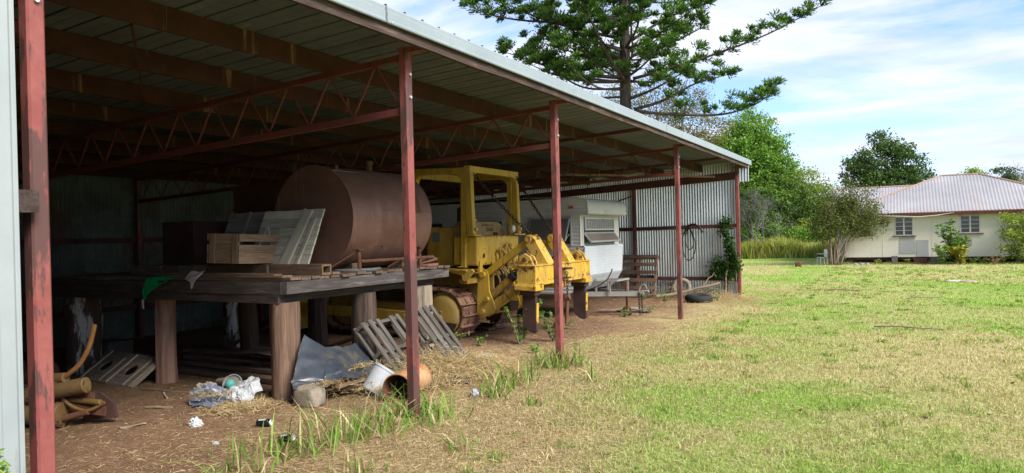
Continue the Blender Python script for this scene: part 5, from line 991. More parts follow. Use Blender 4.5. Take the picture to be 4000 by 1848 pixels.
for i, (x, y) in enumerate(((1.7, 41.2), (2.0, 41.3), (2.25, 41.1))): crumple('rubbish_scrap', ('white scrap on the ground before the shrub stems', 'grey scrap in the middle of the three near the shrub', 'pale scrap farthest from the shrub stems')[i], 'scrap', (x, y, gz(x, y)+.03), (.12, .1, .09), M_bag, 50+i, 'scraps by the house')
# ================================================================ plants
M_leaf = leafmat('leaf'); M_needle = leafmat('needles', .22, .6); M_blade = leafmat('grass blade', .35, .6)
def barkmat(name, c1, c2): return pm(name, c1, c2, 6, .95, 0, stretch=(1, 1, .3), bmp=.6)
M_bark = barkmat('grey-brown bark', (.07, .055, .045), (.16, .13, .105)); M_barkd = barkmat('dark pine bark', (.035, .027, .024), (.085, .066, .056)); M_barkp = barkmat('pale grey bark', (.14, .13, .12), (.25, .23, .215)); M_barkt = barkmat('tan stem bark', (.17, .125, .085), (.30, .235, .17))
def leaf_mesh(name, C, size, cols, elong=1.7, T=None, var=.35, droop=0.0):
    """one bent diamond per leaf"""
    C = np.asarray(C); n = len(C); t = rng.normal(size=(n, 3)) if T is None else np.asarray(T)+rng.normal(size=(n, 3))*.25
    t[:, 2] -= droop; t /= np.linalg.norm(t, axis=1, keepdims=True)+1e-9
    a = rng.normal(size=(n, 3)); b = np.cross(t, a); b /= np.linalg.norm(b, axis=1, keepdims=True)+1e-9
    L_ = (size*(1+var*rng.uniform(-1, 1, n)))[:, None]; W_ = L_/elong; nn = np.cross(t, b)
    V = np.stack([C-t*L_*.5, C+b*W_*.5+nn*L_*.06, C+t*L_*.5-nn*L_*.08, C-b*W_*.5+nn*L_*.06], 1).reshape(-1, 3)
    F = np.arange(n*4).reshape(n, 4); return np_mesh(name, V, F, 4, cols)
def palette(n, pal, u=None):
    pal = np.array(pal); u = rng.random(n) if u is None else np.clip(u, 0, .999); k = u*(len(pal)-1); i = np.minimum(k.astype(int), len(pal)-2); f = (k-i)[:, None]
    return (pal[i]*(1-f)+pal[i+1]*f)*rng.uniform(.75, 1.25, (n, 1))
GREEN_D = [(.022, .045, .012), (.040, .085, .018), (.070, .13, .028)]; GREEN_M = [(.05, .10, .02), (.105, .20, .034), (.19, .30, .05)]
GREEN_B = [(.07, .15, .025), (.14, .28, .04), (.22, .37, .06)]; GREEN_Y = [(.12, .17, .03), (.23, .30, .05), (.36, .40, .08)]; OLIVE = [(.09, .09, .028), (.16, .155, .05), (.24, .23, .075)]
def clumps(blobs, k, spread, per, shell=.55):
    """clump centres through the blobs, leaves round them; second value 0..1 is painted light, paler towards the top"""
    out_, u = [], []
    for (c, r) in blobs:
        c, r = np.array(c, float), np.array(r if np.ndim(r) else (r, r, r), float); kk = max(3, int(k*np.prod(r)**(2/3.)))
        d = rng.normal(size=(kk, 3)); d /= np.linalg.norm(d, axis=1, keepdims=True); rad = shell+(1-shell)*rng.random(kk)**.5; cc = c+d*rad[:, None]*r*rng.uniform(.72, 1.32, (kk, 1))
        P_ = cc[:, None, :]+rng.normal(size=(kk, per, 3))*spread*np.array([1, 1, .6]); out_.append(P_.reshape(-1, 3))
        w = .35+.3*np.repeat(rng.random(kk), per)+.35*(P_[:, :, 2]-cc[:, None, 2]).reshape(-1)/spread*.5+.15*np.repeat(d[:, 2], per); u.append(w)  # leaves high in clump and crown get paler colours, light painted in
    return np.concatenate(out_), np.concatenate(u)
def limbs(m_, base, blobs, r, split=.35, wob=.06):
    base = Vector(base); cen = sum((Vector(b[0]) for b in blobs), Vector())/len(blobs); top = base.lerp(cen, .62); top.x = base.x*.5+cen.x*.5; top.y = base.y*.5+cen.y*.5
    n = 6; tr = [base.lerp(top, i/n)+Vector((random.gauss(0, wob), random.gauss(0, wob), 0))*(i > 0) for i in range(n+1)]; m_.tube(tr, list(np.linspace(r, r*.55, n+1)), 9)
    for (c, rr) in blobs:
        c = Vector(c); s = tr[random.randint(2, n)]; mid = s.lerp(c, .5)+Vector((random.gauss(0, .15), random.gauss(0, .15), .15)); m_.tube([s, s.lerp(mid, .5), mid, c], [r*.45, r*.36, r*.28, r*.12], 7)
        rmax = max(rr) if np.ndim(rr) else rr
        for _ in range(5):
            d = Vector((random.gauss(0, 1), random.gauss(0, 1), random.gauss(.2, .7))).normalized()*rmax*.85; m_.tube([mid.lerp(c, .6), c+d*.5, c+d], [r*.14, r*.09, r*.03], 5)
    return m_
def tree(name, label, base, blobs, pal, leaf=.18, k=26, spread=.3, per=34, r=.18, bark=None, group=None, cat='tree', elong=1.7, shell=.55, droop=0):
    t = thing(name, label, cat, base, group=group); B = Vector(base); bl = [((Vector(c)-B), rr) for c, rr in blobs]
    limbs(MB(), (0, 0, -.2), bl, r).build('trunk', bark or M_bark, t, smooth='all')
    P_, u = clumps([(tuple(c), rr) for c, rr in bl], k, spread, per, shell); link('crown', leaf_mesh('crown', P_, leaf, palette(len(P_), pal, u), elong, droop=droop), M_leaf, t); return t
def sc_(p, f): return tuple(np.array([CX, CY, CZ])+(np.array(p)-np.array([CX, CY, CZ]))*f)
# ---- hoop pine behind the shed
PX, PY = -7.5, 32.5
pine = thing('pine_tree', 'tall dark hoop pine with tiered branches rising behind the shed roof', 'tree', (PX, PY, -.4))
def pl(p): return Vector(p)-Vector((PX, PY, -.4))
MB().tube([pl((PX-.02*i+random.gauss(0, .02), PY+.01*i, -.6+2.1*i)) for i in range(12)], list(np.linspace(.36, .12, 12)), 14).build('trunk', M_barkd, pine, smooth='all')
BRN = [[(-7.29, 32.61, 7.51), (-5.59, 33.56, 7.31), (-3.59, 34.67, 7.25), (-2.25, 35.41, 7.66), (-1.51, 35.83, 8.15)], [(-7.25, 32.63, 7.59), (-5.91, 33.0, 7.93), (-4.56, 33.6, 8.65), (-3.22, 34.4, 9.05)],
       [(-7.25, 32.63, 9.07), (-5.94, 33.36, 9.45), (-3.79, 34.56, 10.15), (-1.51, 35.83, 11.07), (.72, 37.07, 12.35)], [(-7.78, 32.34, 9.13), (-8.55, 31.91, 9.2), (-9.68, 31.29, 9.37), (-11.86, 30.07, 10.15)], [(-7.7, 32.3, 8.95), (-8.8, 31.4, 8.9), (-10.2, 30.4, 9.2), (-11.2, 29.6, 9.7)],
       [(-7.51, 32.49, 10.95), (-9.63, 31.31, 11.55), (-11.34, 30.36, 12.2), (-12.59, 29.66, 12.9)], [(-7.49, 32.50, 11.86), (-9.15, 31.58, 11.85), (-11.35, 30.36, 11.95), (-12.94, 29.47, 12.25), (-14.13, 28.81, 12.8)],
       [(-7.24, 32.64, 10.94), (-5.82, 33.43, 11.9), (-4.14, 34.37, 12.6)], [(-7.26, 32.63, 10.18), (-5.51, 33.3, 10.7), (-4.30, 33.9, 11.3)], [(-7.5, 32.3, 8.9), (-7.6, 30.6, 9.6), (-7.8, 28.9, 11.0), (-7.9, 28.0, 12.0)], [(-7.5, 32.3, 9.1), (-6.4, 31.2, 9.2), (-5.0, 30.2, 9.8)],
       [(-7.4, 32.8, 9.0), (-6.8, 34.5, 9.2), (-6.2, 36.2, 9.9)], [(-7.6, 32.6, 9.8), (-8.9, 34.0, 10.2), (-10.0, 35.4, 10.9)], [(-7.4, 32.2, 10.5), (-6.3, 30.6, 10.9), (-5.6, 29.2, 11.7)], [(-7.7, 32.2, 10.4), (-9.0, 30.6, 10.9), (-9.8, 29.2, 11.7)], [(-7.3, 32.4, 8.1), (-6.0, 32.2, 8.4), (-4.6, 32.2, 9.0)], [(-7.4, 32.3, 11.4), (-7.3, 30.5, 11.9), (-7.2, 29.0, 12.9)]]
N0 = len(BRN); BRN += [[(-7.8, 32.3, 8.6), (-9.3, 31.4, 8.7), (-10.6, 30.7, 9.6), (-11.5, 30.2, 10.6)], [(-7.8, 32.3, 8.2), (-8.8, 31.4, 8.2), (-9.9, 30.8, 8.8), (-10.6, 30.6, 9.9)], [(-7.8, 32.2, 8.9), (-9.8, 31.0, 9.3), (-11.6, 30.0, 10.1), (-12.6, 29.6, 10.5)], [(-7.6, 32.1, 8.5), (-8.2, 30.4, 8.4), (-8.9, 29.2, 9.1), (-9.3, 28.6, 10.0)], [(-7.4, 32.2, 9.4), (-6.6, 30.7, 9.8), (-6.2, 29.5, 10.9), (-6.1, 29.0, 11.8)]]
for q in range(20):
    a = random.uniform(0, 6.28); z = random.uniform(8.8, 12.6); l = random.uniform(2.2, 4.2); d = Vector((math.cos(a), math.sin(a), 0)); p = Vector((PX, PY, z)); BRN.append([p+d*.15, p+d*l*.4+Vector((0, 0, random.uniform(0, .5))), p+d*l*.75+Vector((0, 0, random.uniform(.3, 1.1))), p+d*l+Vector((0, 0, random.uniform(.8, 1.9)))])
for z in (12.9, 14.3, 15.6, 17.0, 18.5, 20.0):
    nb = 5; a0 = random.uniform(0, 6.28)
    for k in range(nb):
        a = a0+2*math.pi*k/nb+random.gauss(0, .15); l = max(1.0, 6.2-.55*(z-11)); d = Vector((math.cos(a), math.sin(a), 0)); p = Vector((PX, PY, z)); BRN.append([p+d*.15, p+d*l*.4+Vector((0, 0, .15)), p+d*l*.75+Vector((0, 0, .55)), p+d*l+Vector((0, 0, 1.2))])
mb = MB(); TC, TT, TU = [], [], []
def cat(P_, n=6):
    P_ = [Vector(q) for q in P_]; o_ = []
    for i in range(len(P_)-1):
        p0, p1, p2, p3 = P_[max(i-1, 0)], P_[i], P_[i+1], P_[min(i+2, len(P_)-1)]
        for t in np.linspace(0, 1, n+1)[:-1]: o_.append(.5*((2*p1)+(p2-p0)*t+(2*p0-5*p1+4*p2-p3)*t*t+(3*p1-p0-3*p2+p3)*t**3))
    return o_+[P_[-1]]
def tuft(c, d, s, n):
    """a spray of short leafy twigs round a rising branchlet"""
    c = np.array(c); d = np.array(d); q = rng.normal(size=(n, 3)); q /= np.linalg.norm(q, axis=1, keepdims=True); q = q*.85+np.array([0, 0, .55])+d*.5; q /= np.linalg.norm(q, axis=1, keepdims=True)
    rad = rng.random(n)**.6; TC.append(c+q*(rad*s)[:, None]*np.array([1, 1, .8])); TT.append(q); TU.append(np.clip(.15+.6*rad*(.3+.7*np.clip(q[:, 2], 0, 1))+rng.normal(0, .12, n), 0, 1))  # light painted in: outer upward sprays pale, inner ones dark
for bi, b in enumerate(BRN):
    P_ = cat([pl(q) for q in b]); n = len(P_); r0 = .085 if bi < 17 else .06; Ltot = sum((P_[i+1]-P_[i]).length for i in range(n-1)); mb.tube(P_, list(np.linspace(r0, .018, n)), 6)
    nt_ = int(Ltot*(5.0 if bi < 17 else 3.2))
    for k in range(nt_):
        t = .20+.80*(k+random.random())/nt_; i = min(int(t*(n-1)), n-2); p = P_[i].lerp(P_[i+1], t*(n-1)-i); d = (P_[i+1]-P_[i]).normalized()
        if t < .40 and random.random() < .55: continue
        side = Vector((-d.y, d.x, 0)).normalized()*random.choice((-1, 1)); w = random.uniform(.05, 1.15)*(1.2-.8*t); e = p+side*w+Vector((0, 0, random.uniform(-.05, .62)))+d*random.uniform(-.1, .5)
        if w > .25: mb.tube([p, p.lerp(e, .5)+Vector((0, 0, -.03)), e], [.016, .012, .006], 4)
        tuft(e, d, random.uniform(.22, .58), 105)
    tuft(P_[-1], (P_[-1]-P_[-2]).normalized(), .42, 110)
mb.build('branches', M_barkd, pine, smooth='all')
TC, TT, TU = np.concatenate(TC), np.concatenate(TT), np.concatenate(TU)
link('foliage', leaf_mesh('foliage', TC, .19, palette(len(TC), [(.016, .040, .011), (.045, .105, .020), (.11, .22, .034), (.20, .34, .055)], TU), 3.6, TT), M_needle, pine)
# ---- trees beyond the shed
GT = 'trees beyond the shed and lawn'
tree('acacia_tree', 'feathery yellow-green tree showing behind the hoop pine trunk', (-9.6, 47, -.3), [((-12.7, 45.6, 10.6), (1.9, 1.9, 1.6)), ((-10.6, 46.8, 10.2), (1.8, 1.8, 1.6)), ((-8.87, 47.75, 10.4), (1.7, 1.7, 1.5)), ((-11.5, 46, 8.6), (2, 2, 1.5)), ((-8.6, 48, 8.9), (1.7, 1.6, 1.3)), ((-7.3, 48.6, 8.3), (1.5, 1.4, 1.1)), ((-9.5, 47.4, 7.6), (2, 2, 1.2))], OLIVE, .15, 22, .3, 40, .22, M_barkp, GT, elong=2.4)
tree('broad_tree', 'broad bright green tree above the far end of the shed roof', (-6.3, 57.3, -.3), [((-6.4, 57.1, 9.3), 1.5), ((-7.4, 56.6, 8.2), 1.8), ((-5.4, 57.7, 7.5), 1.7), ((-4.8, 58.0, 6.2), 1.5), ((-6.1, 57.3, 7.4), 2.0), ((-7.9, 56.3, 7.2), 1.8), ((-6.4, 57.2, 5.6), 2.0), ((-9.2, 55.8, 6.6), 1.7)], GREEN_B, .2, 34, .27, 44, .25, None, GT)
f = 54/48.
M2 = [sc_(p, f) for p in ((-4.29, 50.30, 2.9), (-2.95, 51.05, 3.1), (-1.89, 51.63, 2.6), (-3.43, 50.78, 2.0), (-2.10, 51.52, 1.7), (-4.32, 50.28, 1.7), (-5.11, 49.85, 2.5))]
tree('leafy_tree', 'dark leafy tree draped with vines left of the cottage', (M2[0][0]-.5, M2[0][1], -.31), [((M2[0][0], M2[0][1], 3.9), 1.5), (M2[0], 1.6), (M2[5], 1.5), (M2[6], 1.7), ((M2[6][0], M2[6][1], 4.3), 1.3), ((M2[5][0]-.6, M2[5][1], 1.0), 1.4)], GREEN_M, .17, 34, .25, 40, .13, None, GT)
tree('leafy_tree', 'olive leafy tree between the vine-draped one and the many-stemmed shrub', (M2[3][0], M2[3][1], -.31), [((M2[1][0], M2[1][1], 4.6), 1.4), ((M2[2][0]+.3, M2[2][1], 3.9), 1.3), (M2[1], (1.7, 1.4, 1.5)), (M2[2], (1.6, 1.4, 1.4)), ((M2[2][0]+1.6, M2[2][1], 2.2), 1.4), (M2[3], 1.2), (M2[4], 1.2), ((M2[4][0], M2[4][1], .8), 1.2), ((M2[3][0], M2[3][1]-.2, .7), 1.1)], GREEN_M[:2]+[(.17, .20, .04)], .16, 34, .25, 40, .12, None, GT)
yg = [sc_(p, 56/50.) for p in ((-2.82, 53.40, 5.3), (-2.10, 53.81, 4.5), (-3.58, 52.98, 4.8), (-1.2, 54.2, 3.9), (-3.0, 53.3, 4.0))]
tree('leafy_tree', 'yellow-green tree with drooping leaves behind the olive one', (yg[1][0], yg[1][1], -.31), [(q, (1.4, 1.3, 1.15)) for q in yg], GREEN_Y, .2, 26, .28, 32, .13, None, GT, elong=2.4, droop=.5)
dp = sc_((-4.79, 47.73, 3.4), 50/46.); tree('bushy_pine', 'small dark bushy conifer near the end post of the shed', (dp[0], dp[1], -.31), [(dp, (.85, .85, .75)), ((dp[0]-.2, dp[1], 2.6), (.9, .9, .7)), ((dp[0]+.1, dp[1], 4.2), (.6, .6, .6))], GREEN_D[1:]+[(.12, .17, .03)], .17, 40, .2, 42, .11, M_barkd, GT, elong=3)
# low scrub at their feet, vines
for i, (x, y, rr, pal) in enumerate(((-3.2, 54.6, 1.0, GREEN_B), (-1.6, 55.6, .9, GREEN_M), (-4.9, 54.0, 1.1, GREEN_M), (.0, 56.5, 1.2, GREEN_Y), (1.3, 57.5, 1.3, GREEN_M), (-6.8, 53.2, 1.2, GREEN_B), (-9.5, 52, 1.4, GREEN_M), (-2.4, 56.5, 1.6, GREEN_Y))):
    tree('low_shrub', ('bright low shrub behind the tall grass', 'mid-green low shrub behind the tall grass', 'rounded green shrub at the foot of the vine-draped tree', 'yellowish shrub behind the garden chair', 'green shrub behind the left end of the cottage', 'bright shrub behind the end post of the shed', 'green shrub hidden behind the shed end wall', 'tall yellow-green shrub below the drooping tree')[i], (x, y, -.31), [((x, y, .5+rr*.3), (rr, rr, rr*.75)), ((x+rr*.5, y, .9+rr*.4), rr*.6)], pal, .17, 34, .22, 40, .05, None, 'low shrubs beyond the lawn', 'shrub')
# bare grey shrub: forking twigs only
def bare(name, label, base, h, spread, bark, seed, group, depth=5, r=.07, kids=3, cat='tree', lean=.45):
    rr = random.Random(seed); m_ = MB()
    def grow(p, d, l, r_, k):
        e = p+d*l; mid = p.lerp(e, .5)+Vector((rr.gauss(0, .06), rr.gauss(0, .06), rr.gauss(0, .04)))*l; m_.tube([p, mid, e], [r_, r_*.85, r_*.65], 5 if k > 2 else 4, caps=False)
        if k <= 0: return
        for _ in range(kids if k > 1 else kids+1):
            nd = (d+Vector((rr.gauss(0, lean), rr.gauss(0, lean), rr.gauss(.12, lean*.6)))*spread).normalized(); grow(p.lerp(e, rr.uniform(.55, 1)), nd, l*rr.uniform(.6, .85), r_*.58, k-1)
    B = Vector(base); t = thing(name, label, cat, base, group=group)
    for q in range(3): grow(Vector((rr.gauss(0, .05), rr.gauss(0, .05), -.1)), Vector((rr.gauss(0, .25), rr.gauss(0, .25), 1)).normalized(), h*.33, r, depth)
    m_.build('branches', bark, t, smooth='all'); return t
bs = sc_((-4.4, 47.9, 3), 49/46.); bare('bare_shrub', 'bare grey twiggy tree beside the far end of the shed', (bs[0], bs[1], -.31), 5.4, 1.15, M_barkp, 3, GT, 6, .05, 3)
bare('bare_tree', 'thin bare grey tree behind the cottage ridge', (8.4, 76.5, -.3), 6.6, 1.0, M_barkp, 5, 'far trees behind the cottage', 5, .10, 3); bare('bare_tree', 'tall bare tree at the far end behind the cottage roof', (12.7, 79.2, -.3), 8.6, .9, M_barkp, 8, 'far trees behind the cottage', 5, .11, 3); bare('bare_tree', 'bare twiggy tree left of the dense tree behind the cottage', (-.3, 66.5, -.3), 5.8, 1.0, M_barkp, 11, 'far trees behind the cottage', 5, .09, 3)
t8 = [((2.44, 67.77, 8.9), (.9, .9, .9)), ((.95, 66.94, 7.0), 1.15), ((2.62, 67.87, 7.3), 1.5), ((4.2, 68.80, 7.0), 1.2), ((4.9, 69.1, 5.9), 1.15), ((1.3, 67.23, 5.4), 1.5), ((3.37, 68.29, 5.5), 1.7), ((.2, 66.63, 6.2), 1.0), ((2.2, 67.8, 4.2), 2.0), ((3.6, 68.4, 8.2), .8), ((4.6, 69, 4.4), 1.4)]
tree('dense_tree', 'dense dark green tree rising behind the cottage roof', (2.4, 67.8, -.3), t8, GREEN_D+[(.13, .21, .04)], .2, 24, .30, 46, .3, None, 'far trees behind the cottage')
for i, (c, r_, pal) in enumerate((((9.6, 77.5, 5.8), 1.0, GREEN_Y), ((11.9, 78.7, 6.0), .85, GREEN_D), ((12.9, 79.3, 4.6), 1.2, GREEN_Y), ((15.5, 80.5, 4.9), 1.5, GREEN_M), ((7.2, 77, 4.4), 1.2, GREEN_M))):
    tree('small_tree', ('small yellow-green tree peeping over the cottage ridge', 'small dark tree peeping over the cottage roof', 'low yellowish tree beside the dark one behind the roof', 'green tree past the end of the cottage', 'green tree hidden behind the cottage ridge')[i], (c[0], c[1], -.3), [(c, r_), ((c[0]+.6, c[1], c[2]-1.0), r_), ((c[0]-.6, c[1], c[2]-1.4), r_*1.1)], pal, .2, 30, .25, 36, .14, None, 'far trees behind the cottage')
# far wood that closes the view
P_ = []
for x in np.arange(-60, 80, 2.2): P_.append(((x+random.uniform(-1, 1), 98+random.uniform(-6, 6)+x*.15, random.uniform(.8, 2.6)), (2.2, 2.0, random.uniform(1.5, 2.6))))
C_, u = clumps(P_, 14, .5, 26); tag(link('far_wood', leaf_mesh('far_wood', C_, .45, palette(len(C_), GREEN_M, u)), M_leaf), 'low belt of far green bush closing the view', None, None, 'stuff')
# ---- many-stemmed shrub in front of the house
f = 38/35.5; S9 = [sc_(p, f) for p in ((.57, 38.70, 2.75), (1.37, 39.14, 2.95), (.17, 38.48, 2.35), (2.2, 39.6, 2.9), (3.0, 40.05, 2.0), (1.90, 39.44, 3.1), (2.7, 39.9, 2.45), (.95, 38.91, 2.15), (.4, 38.6, 1.85), (1.0, 38.9, 3.2))]
sb = thing('flowering_shrub', 'wide many-stemmed sparse shrub in front of the cottage', 'shrub', (.62, 41.5, -.31)); sB = Vector((.62, 41.5, -.31)); m_ = MB(); tips = []
for k in range(26):
    tgt = Vector(S9[k % len(S9)])-sB+Vector((random.gauss(0, .4), random.gauss(0, .4), random.gauss(0, .3))); b0 = Vector((random.gauss(0, .14), random.gauss(0, .14), -.05)); pts = [b0, b0.lerp(tgt, .35)+Vector((0, 0, tgt.z*.22)), b0.lerp(tgt, .7)+Vector((0, 0, tgt.z*.14)), tgt]; pts = cat(pts, 4); m_.tube(pts, list(np.linspace(random.uniform(.022, .045), .008, len(pts))), 6)
    for _ in range(7):
        s = pts[random.randint(len(pts)//2, len(pts)-1)]; e = s+Vector((random.gauss(0, .35), random.gauss(0, .35), random.gauss(.1, .3))); m_.tube([s, s.lerp(e, .5)+Vector((0, 0, .05)), e], [.010, .008, .004], 4); tips.append(e); tips.append(s.lerp(e, .5))
m_.build('stems', M_barkt, sb, smooth='all'); tips = np.array([tuple(q) for q in tips]); C_ = (tips[:, None, :]+rng.normal(size=(len(tips), 46, 3))*.19).reshape(-1, 3)
link('leaves', leaf_mesh('leaves', C_, .095, palette(len(C_), [(.045, .07, .016), (.10, .13, .03), (.19, .20, .05)])), M_leaf, sb)
# ---- big-leaved plant, shrub at the right
def leafy_plant(name, label, base, h, w, n, leaf, pal, group=None, stems=7, elong=1.9, mat=None):
    t = thing(name, label, 'plant', base, group=group); m_ = MB(); C_, T_ = [], []
    for k in range(stems):
        a = random.uniform(0, 6.28); e = Vector((math.cos(a)*w*random.uniform(.2, 1), math.sin(a)*w*random.uniform(.2, 1), h*random.uniform(.55, 1))); pts = cat([Vector((0, 0, -.03)), e*.5+Vector((0, 0, h*.08)), e], 5); m_.tube(pts, list(np.linspace(.012*h/1.0+.003, .003, len(pts))), 5)
        for j in range(n//stems):
            q = pts[random.randint(2, len(pts)-1)]; d = Vector((random.gauss(0, 1), random.gauss(0, 1), random.gauss(.15, .4))).normalized(); C_.append(tuple(q+d*leaf*.55)); T_.append(tuple(d))
    m_.build('stems', mat or M_barkt, t, smooth='all'); link('leaves', leaf_mesh('leaves', np.array(C_), leaf, palette(len(C_), pal), elong, np.array(T_)), M_leaf, t); return t
leafy_plant('broadleaf_plant', 'tall plant with big glossy leaves against the cottage wall', (6.15, 42.0, -.31), 2.2, .75, 520, .26, GREEN_M, None, 14, 2.6); leafy_plant('broadleaf_plant', 'low yellow-leaved plant at the foot of the tall glossy one', (6.35, 41.6, -.31), 1.05, .7, 260, .22, [(.12, .15, .02), (.30, .30, .03), (.42, .38, .04)], None, 10, 2.3); leafy_plant('broadleaf_plant', 'bushy green plant left of the yellow-leaved one', (5.55, 41.7, -.31), 1.1, .75, 420, .15, GREEN_B, None, 14, 2.0)
tree('yellow_green_shrub', 'rounded yellow-green shrub against the cottage wall', (9.0, 42.3, -.31), [((8.85, 42.2, 1.5), (.75, .7, .75)), ((8.65, 42.2, .7), (.7, .6, .7)), ((9.2, 42.3, .3), (.75, .6, .6)), ((9.6, 42.4, 1.3), (.7, .6, .8))], GREEN_Y[:2]+[(.26, .30, .05)], .11, 60, .16, 42, .04, None, None, 'shrub')
for i, (x, y, h) in enumerate(((7.3, 42.5, .35), (8.1, 42.4, .4), (6.9, 42.4, .3), (2.6, 42.7, .25), (4.0, 42.9, .22), (7.7, 41.3, .45))): leafy_plant('ground_weed', ('weed under the third window of the cottage', 'weed beside the rounded yellow-green shrub', 'weed next to the big-leaved plant', 'low weed under the first cottage window', 'low weed by the house stump', 'dry tangled weed in front of the yellow-green shrub')[i], (x, y, -.31), h, h, 120, .09, GREEN_Y if i != 5 else [(.2, .14, .07), (.3, .22, .11)], 'weeds along the cottage', 8)
# ---- vine on the end post
vn = thing('climbing_vine', 'heart-leaved green vine climbing beside the red end post', 'vine', (-.25, 19.85, gz(-.2, 19.8))); vb = Vector((-.25, 19.85, gz(-.2, 19.8))); path = [(-.28, 19.86, -.15), (-.25, 19.85, .4), (-.15, 19.85, .85), (-.17, 19.86, 1.07), (-.25, 19.86, 1.4), (-.36, 19.86, 1.70), (-.23, 19.86, 1.99)]
MB().tube([Vector(q)-vb for q in cat(path)], .012, 6).tube([Vector(q)-vb for q in cat([(-.35, 19.85, -.15), (-.5, 19.85, .5), (-.62, 19.85, .72), (-.45, 19.85, .85)])], .012, 6).tube([Vector(q)-vb for q in cat([(-.05, 19.88, -.1), (-.06, 19.86, .5), (-.04, 19.85, .75)])], .012, 6).build('stems', M_barkt, vn)
Cc = [(np.array(cat(path, 20)), .09, 520)]; C_ = []
for q, s, n in ((np.array([tuple(v) for v in cat(path, 10)])[20:], .075, 420), (np.array([(-.55, 19.85, .78), (-.66, 19.85, .6), (-.42, 19.84, .6), (-.2, 19.85, .82), (-.05, 19.85, .7), (-.25, 19.83, .4), (-.5, 19.85, .45), (-.3, 19.83, .62), (-.15, 19.83, .5)]), .10, 520)): C_.append(q[rng.integers(0, len(q), n)]+rng.normal(size=(n, 3))*np.array([s, .04, s])-np.array(vb))
C_ = np.concatenate(C_); link('leaves', leaf_mesh('leaves', C_, .10, palette(len(C_), [(.02, .06, .015), (.045, .11, .022), (.09, .18, .035)]), 1.15, np.tile([0, -.6, .3], (len(C_), 1))), M_leaf, vn)
tv = thing('dead_vine', 'tangle of dead brown vine along the foot of the end wall', 'vine', (-1.5, 19.6, gz(-1.5, 19.6))); m_ = MB()
for k in range(60):
    x = random.uniform(-1.2, 1.1); y = random.uniform(-.9, .3) if x > .2 else random.uniform(-.2, .3); p = Vector((x, y, 0)); pts = [p]
    for j in range(4): p = p+Vector((random.gauss(0, .14), random.gauss(0, .08), abs(random.gauss(.10, .10))*(1 if j < 2 else -.3))); pts.append(p)
    m_.tube(pts, random.uniform(.004, .008), 4)
m_.build('stems', M_dead, tv); C_ = rng.normal(size=(260, 3))*np.array([.7, .3, .12])+np.array([0, -.1, .15]); C_[:, 2] = np.abs(C_[:, 2]); link('leaves', leaf_mesh('leaves', C_, .055, palette(len(C_), GREEN_M)), M_leaf, tv)
# ---- weeds
def weed(label, x, y, h, n=120, leaf=.05, pal=GREEN_B, w=None): return leafy_plant('weed', label, (x, y, gz(x, y)), h, w or h*.5, n, leaf, pal, 'weeds about the shed', 8, 2.2)
weed('leafy weed growing up round the ripper shank', -1.42, 9.95, .78, 620, .055, GREEN_B, .42); weed('bushy weed behind the leafy one under the ripper', -1.05, 10.45, .55, 420, .05, GREEN_M, .35)
weed('green weed against the white wall sheet beside the first post', .27, 1.64, .84, 900, .05, GREEN_B+[(.36, .44, .07)], .16)
for lb, x, y, h in (('seedling weed beside the bulldozer track', -2.55, 9.85, .16), ('seedling weed between track and ripper', -1.95, 9.6, .17), ('small weed below the caravan drawbar end', -1.0, 15.2, .22), ('weed growing under the jockey wheel', -1.25, 14.3, .2), ('weed in the dirt near the third post', -.75, 9.2, .14), ('weed by the tyre at the end wall', -1.6, 18.3, .22), ('weed patch near the brown pallet', -2.3, 18.8, .25), ('weed under the brown pallet corner', -2.0, 19.2, .2), ('weed between the end post and tyre', -.3, 18.6, .18)): weed(lb, x, y, h, 90, .045, GREEN_B, h*.9)
# ================================================================ grass, straw
def blades(P_, H, W_, cols, lean=.35, seg3=True, yaw=None):
    n = len(P_); a = rng.uniform(0, 2*math.pi, n); t = np.stack([np.cos(a), np.sin(a), np.zeros(n)], 1); b = rng.uniform(0, 2*math.pi, n); l = np.abs(rng.normal(0, lean, n)); dirn = np.stack([np.cos(b)*l, np.sin(b)*l, np.ones(n)], 1)
    H = H[:, None]; W_ = W_[:, None]; m_ = P_+dirn*H*.55; tip = P_+dirn*H*np.array([1.55, 1.55, .95])*1.0; tip[:, 2] = P_[:, 2]+H[:, 0]*(.98-.35*np.clip(l, 0, 1.5))
    V = np.stack([P_-t*W_*.5, P_+t*W_*.5, m_+t*W_*.42, m_-t*W_*.42, tip], 1).reshape(-1, 3); k = np.arange(n)[:, None]*5
    q = (k+np.array([0, 1, 2, 3])); tr = (k+np.array([3, 2, 4]))
    F = np.concatenate([k+np.array([0, 1, 2]), k+np.array([0, 2, 3]), tr], 1).reshape(-1, 3); return V, F, np.repeat(cols, 3, axis=0)
def field(n, r0, r1, a0=-100, a1=62):
    r = np.exp(rng.uniform(np.log(r0), np.log(r1), n)); a = np.radians(rng.uniform(a0, a1, n))+0; d = np.pi/2+YAW-a*0; ang = math.pi/2+YAW-a; return CX+r*np.cos(ang), CY+r*np.sin(ang), r
x, y, r = field(520000, 2.2, 46, -62, 46); col, lawn, green = ground_col(x, y)
keep = (rng.random(len(x)) < lawn**1.2) & ~((y > 43) & (x > .9)) & ~((x < .2) & (y < 20.3)); x, y, r, green = x[keep], y[keep], r[keep], green[keep]; n = len(x)
g_ = rng.random(n) < np.clip(green*1.1+.10, 0, 1); tall = fbm(x, y, 1.1, 3, 71)
H = (.014+.026*tall+.022*rng.random(n)**2)*(1+.35*np.clip((2.4-x)/1.5, 0, 1)*np.clip((10-y)/3, 0, 1))*(1+.02*r); W_ = .0028+.0006*r; cols = np.where(g_[:, None], palette(n, [(.26, .37, .06), (.35, .47, .09), (.44, .53, .14)]), palette(n, [(.50, .40, .21), (.61, .51, .28), (.70, .60, .36)]))
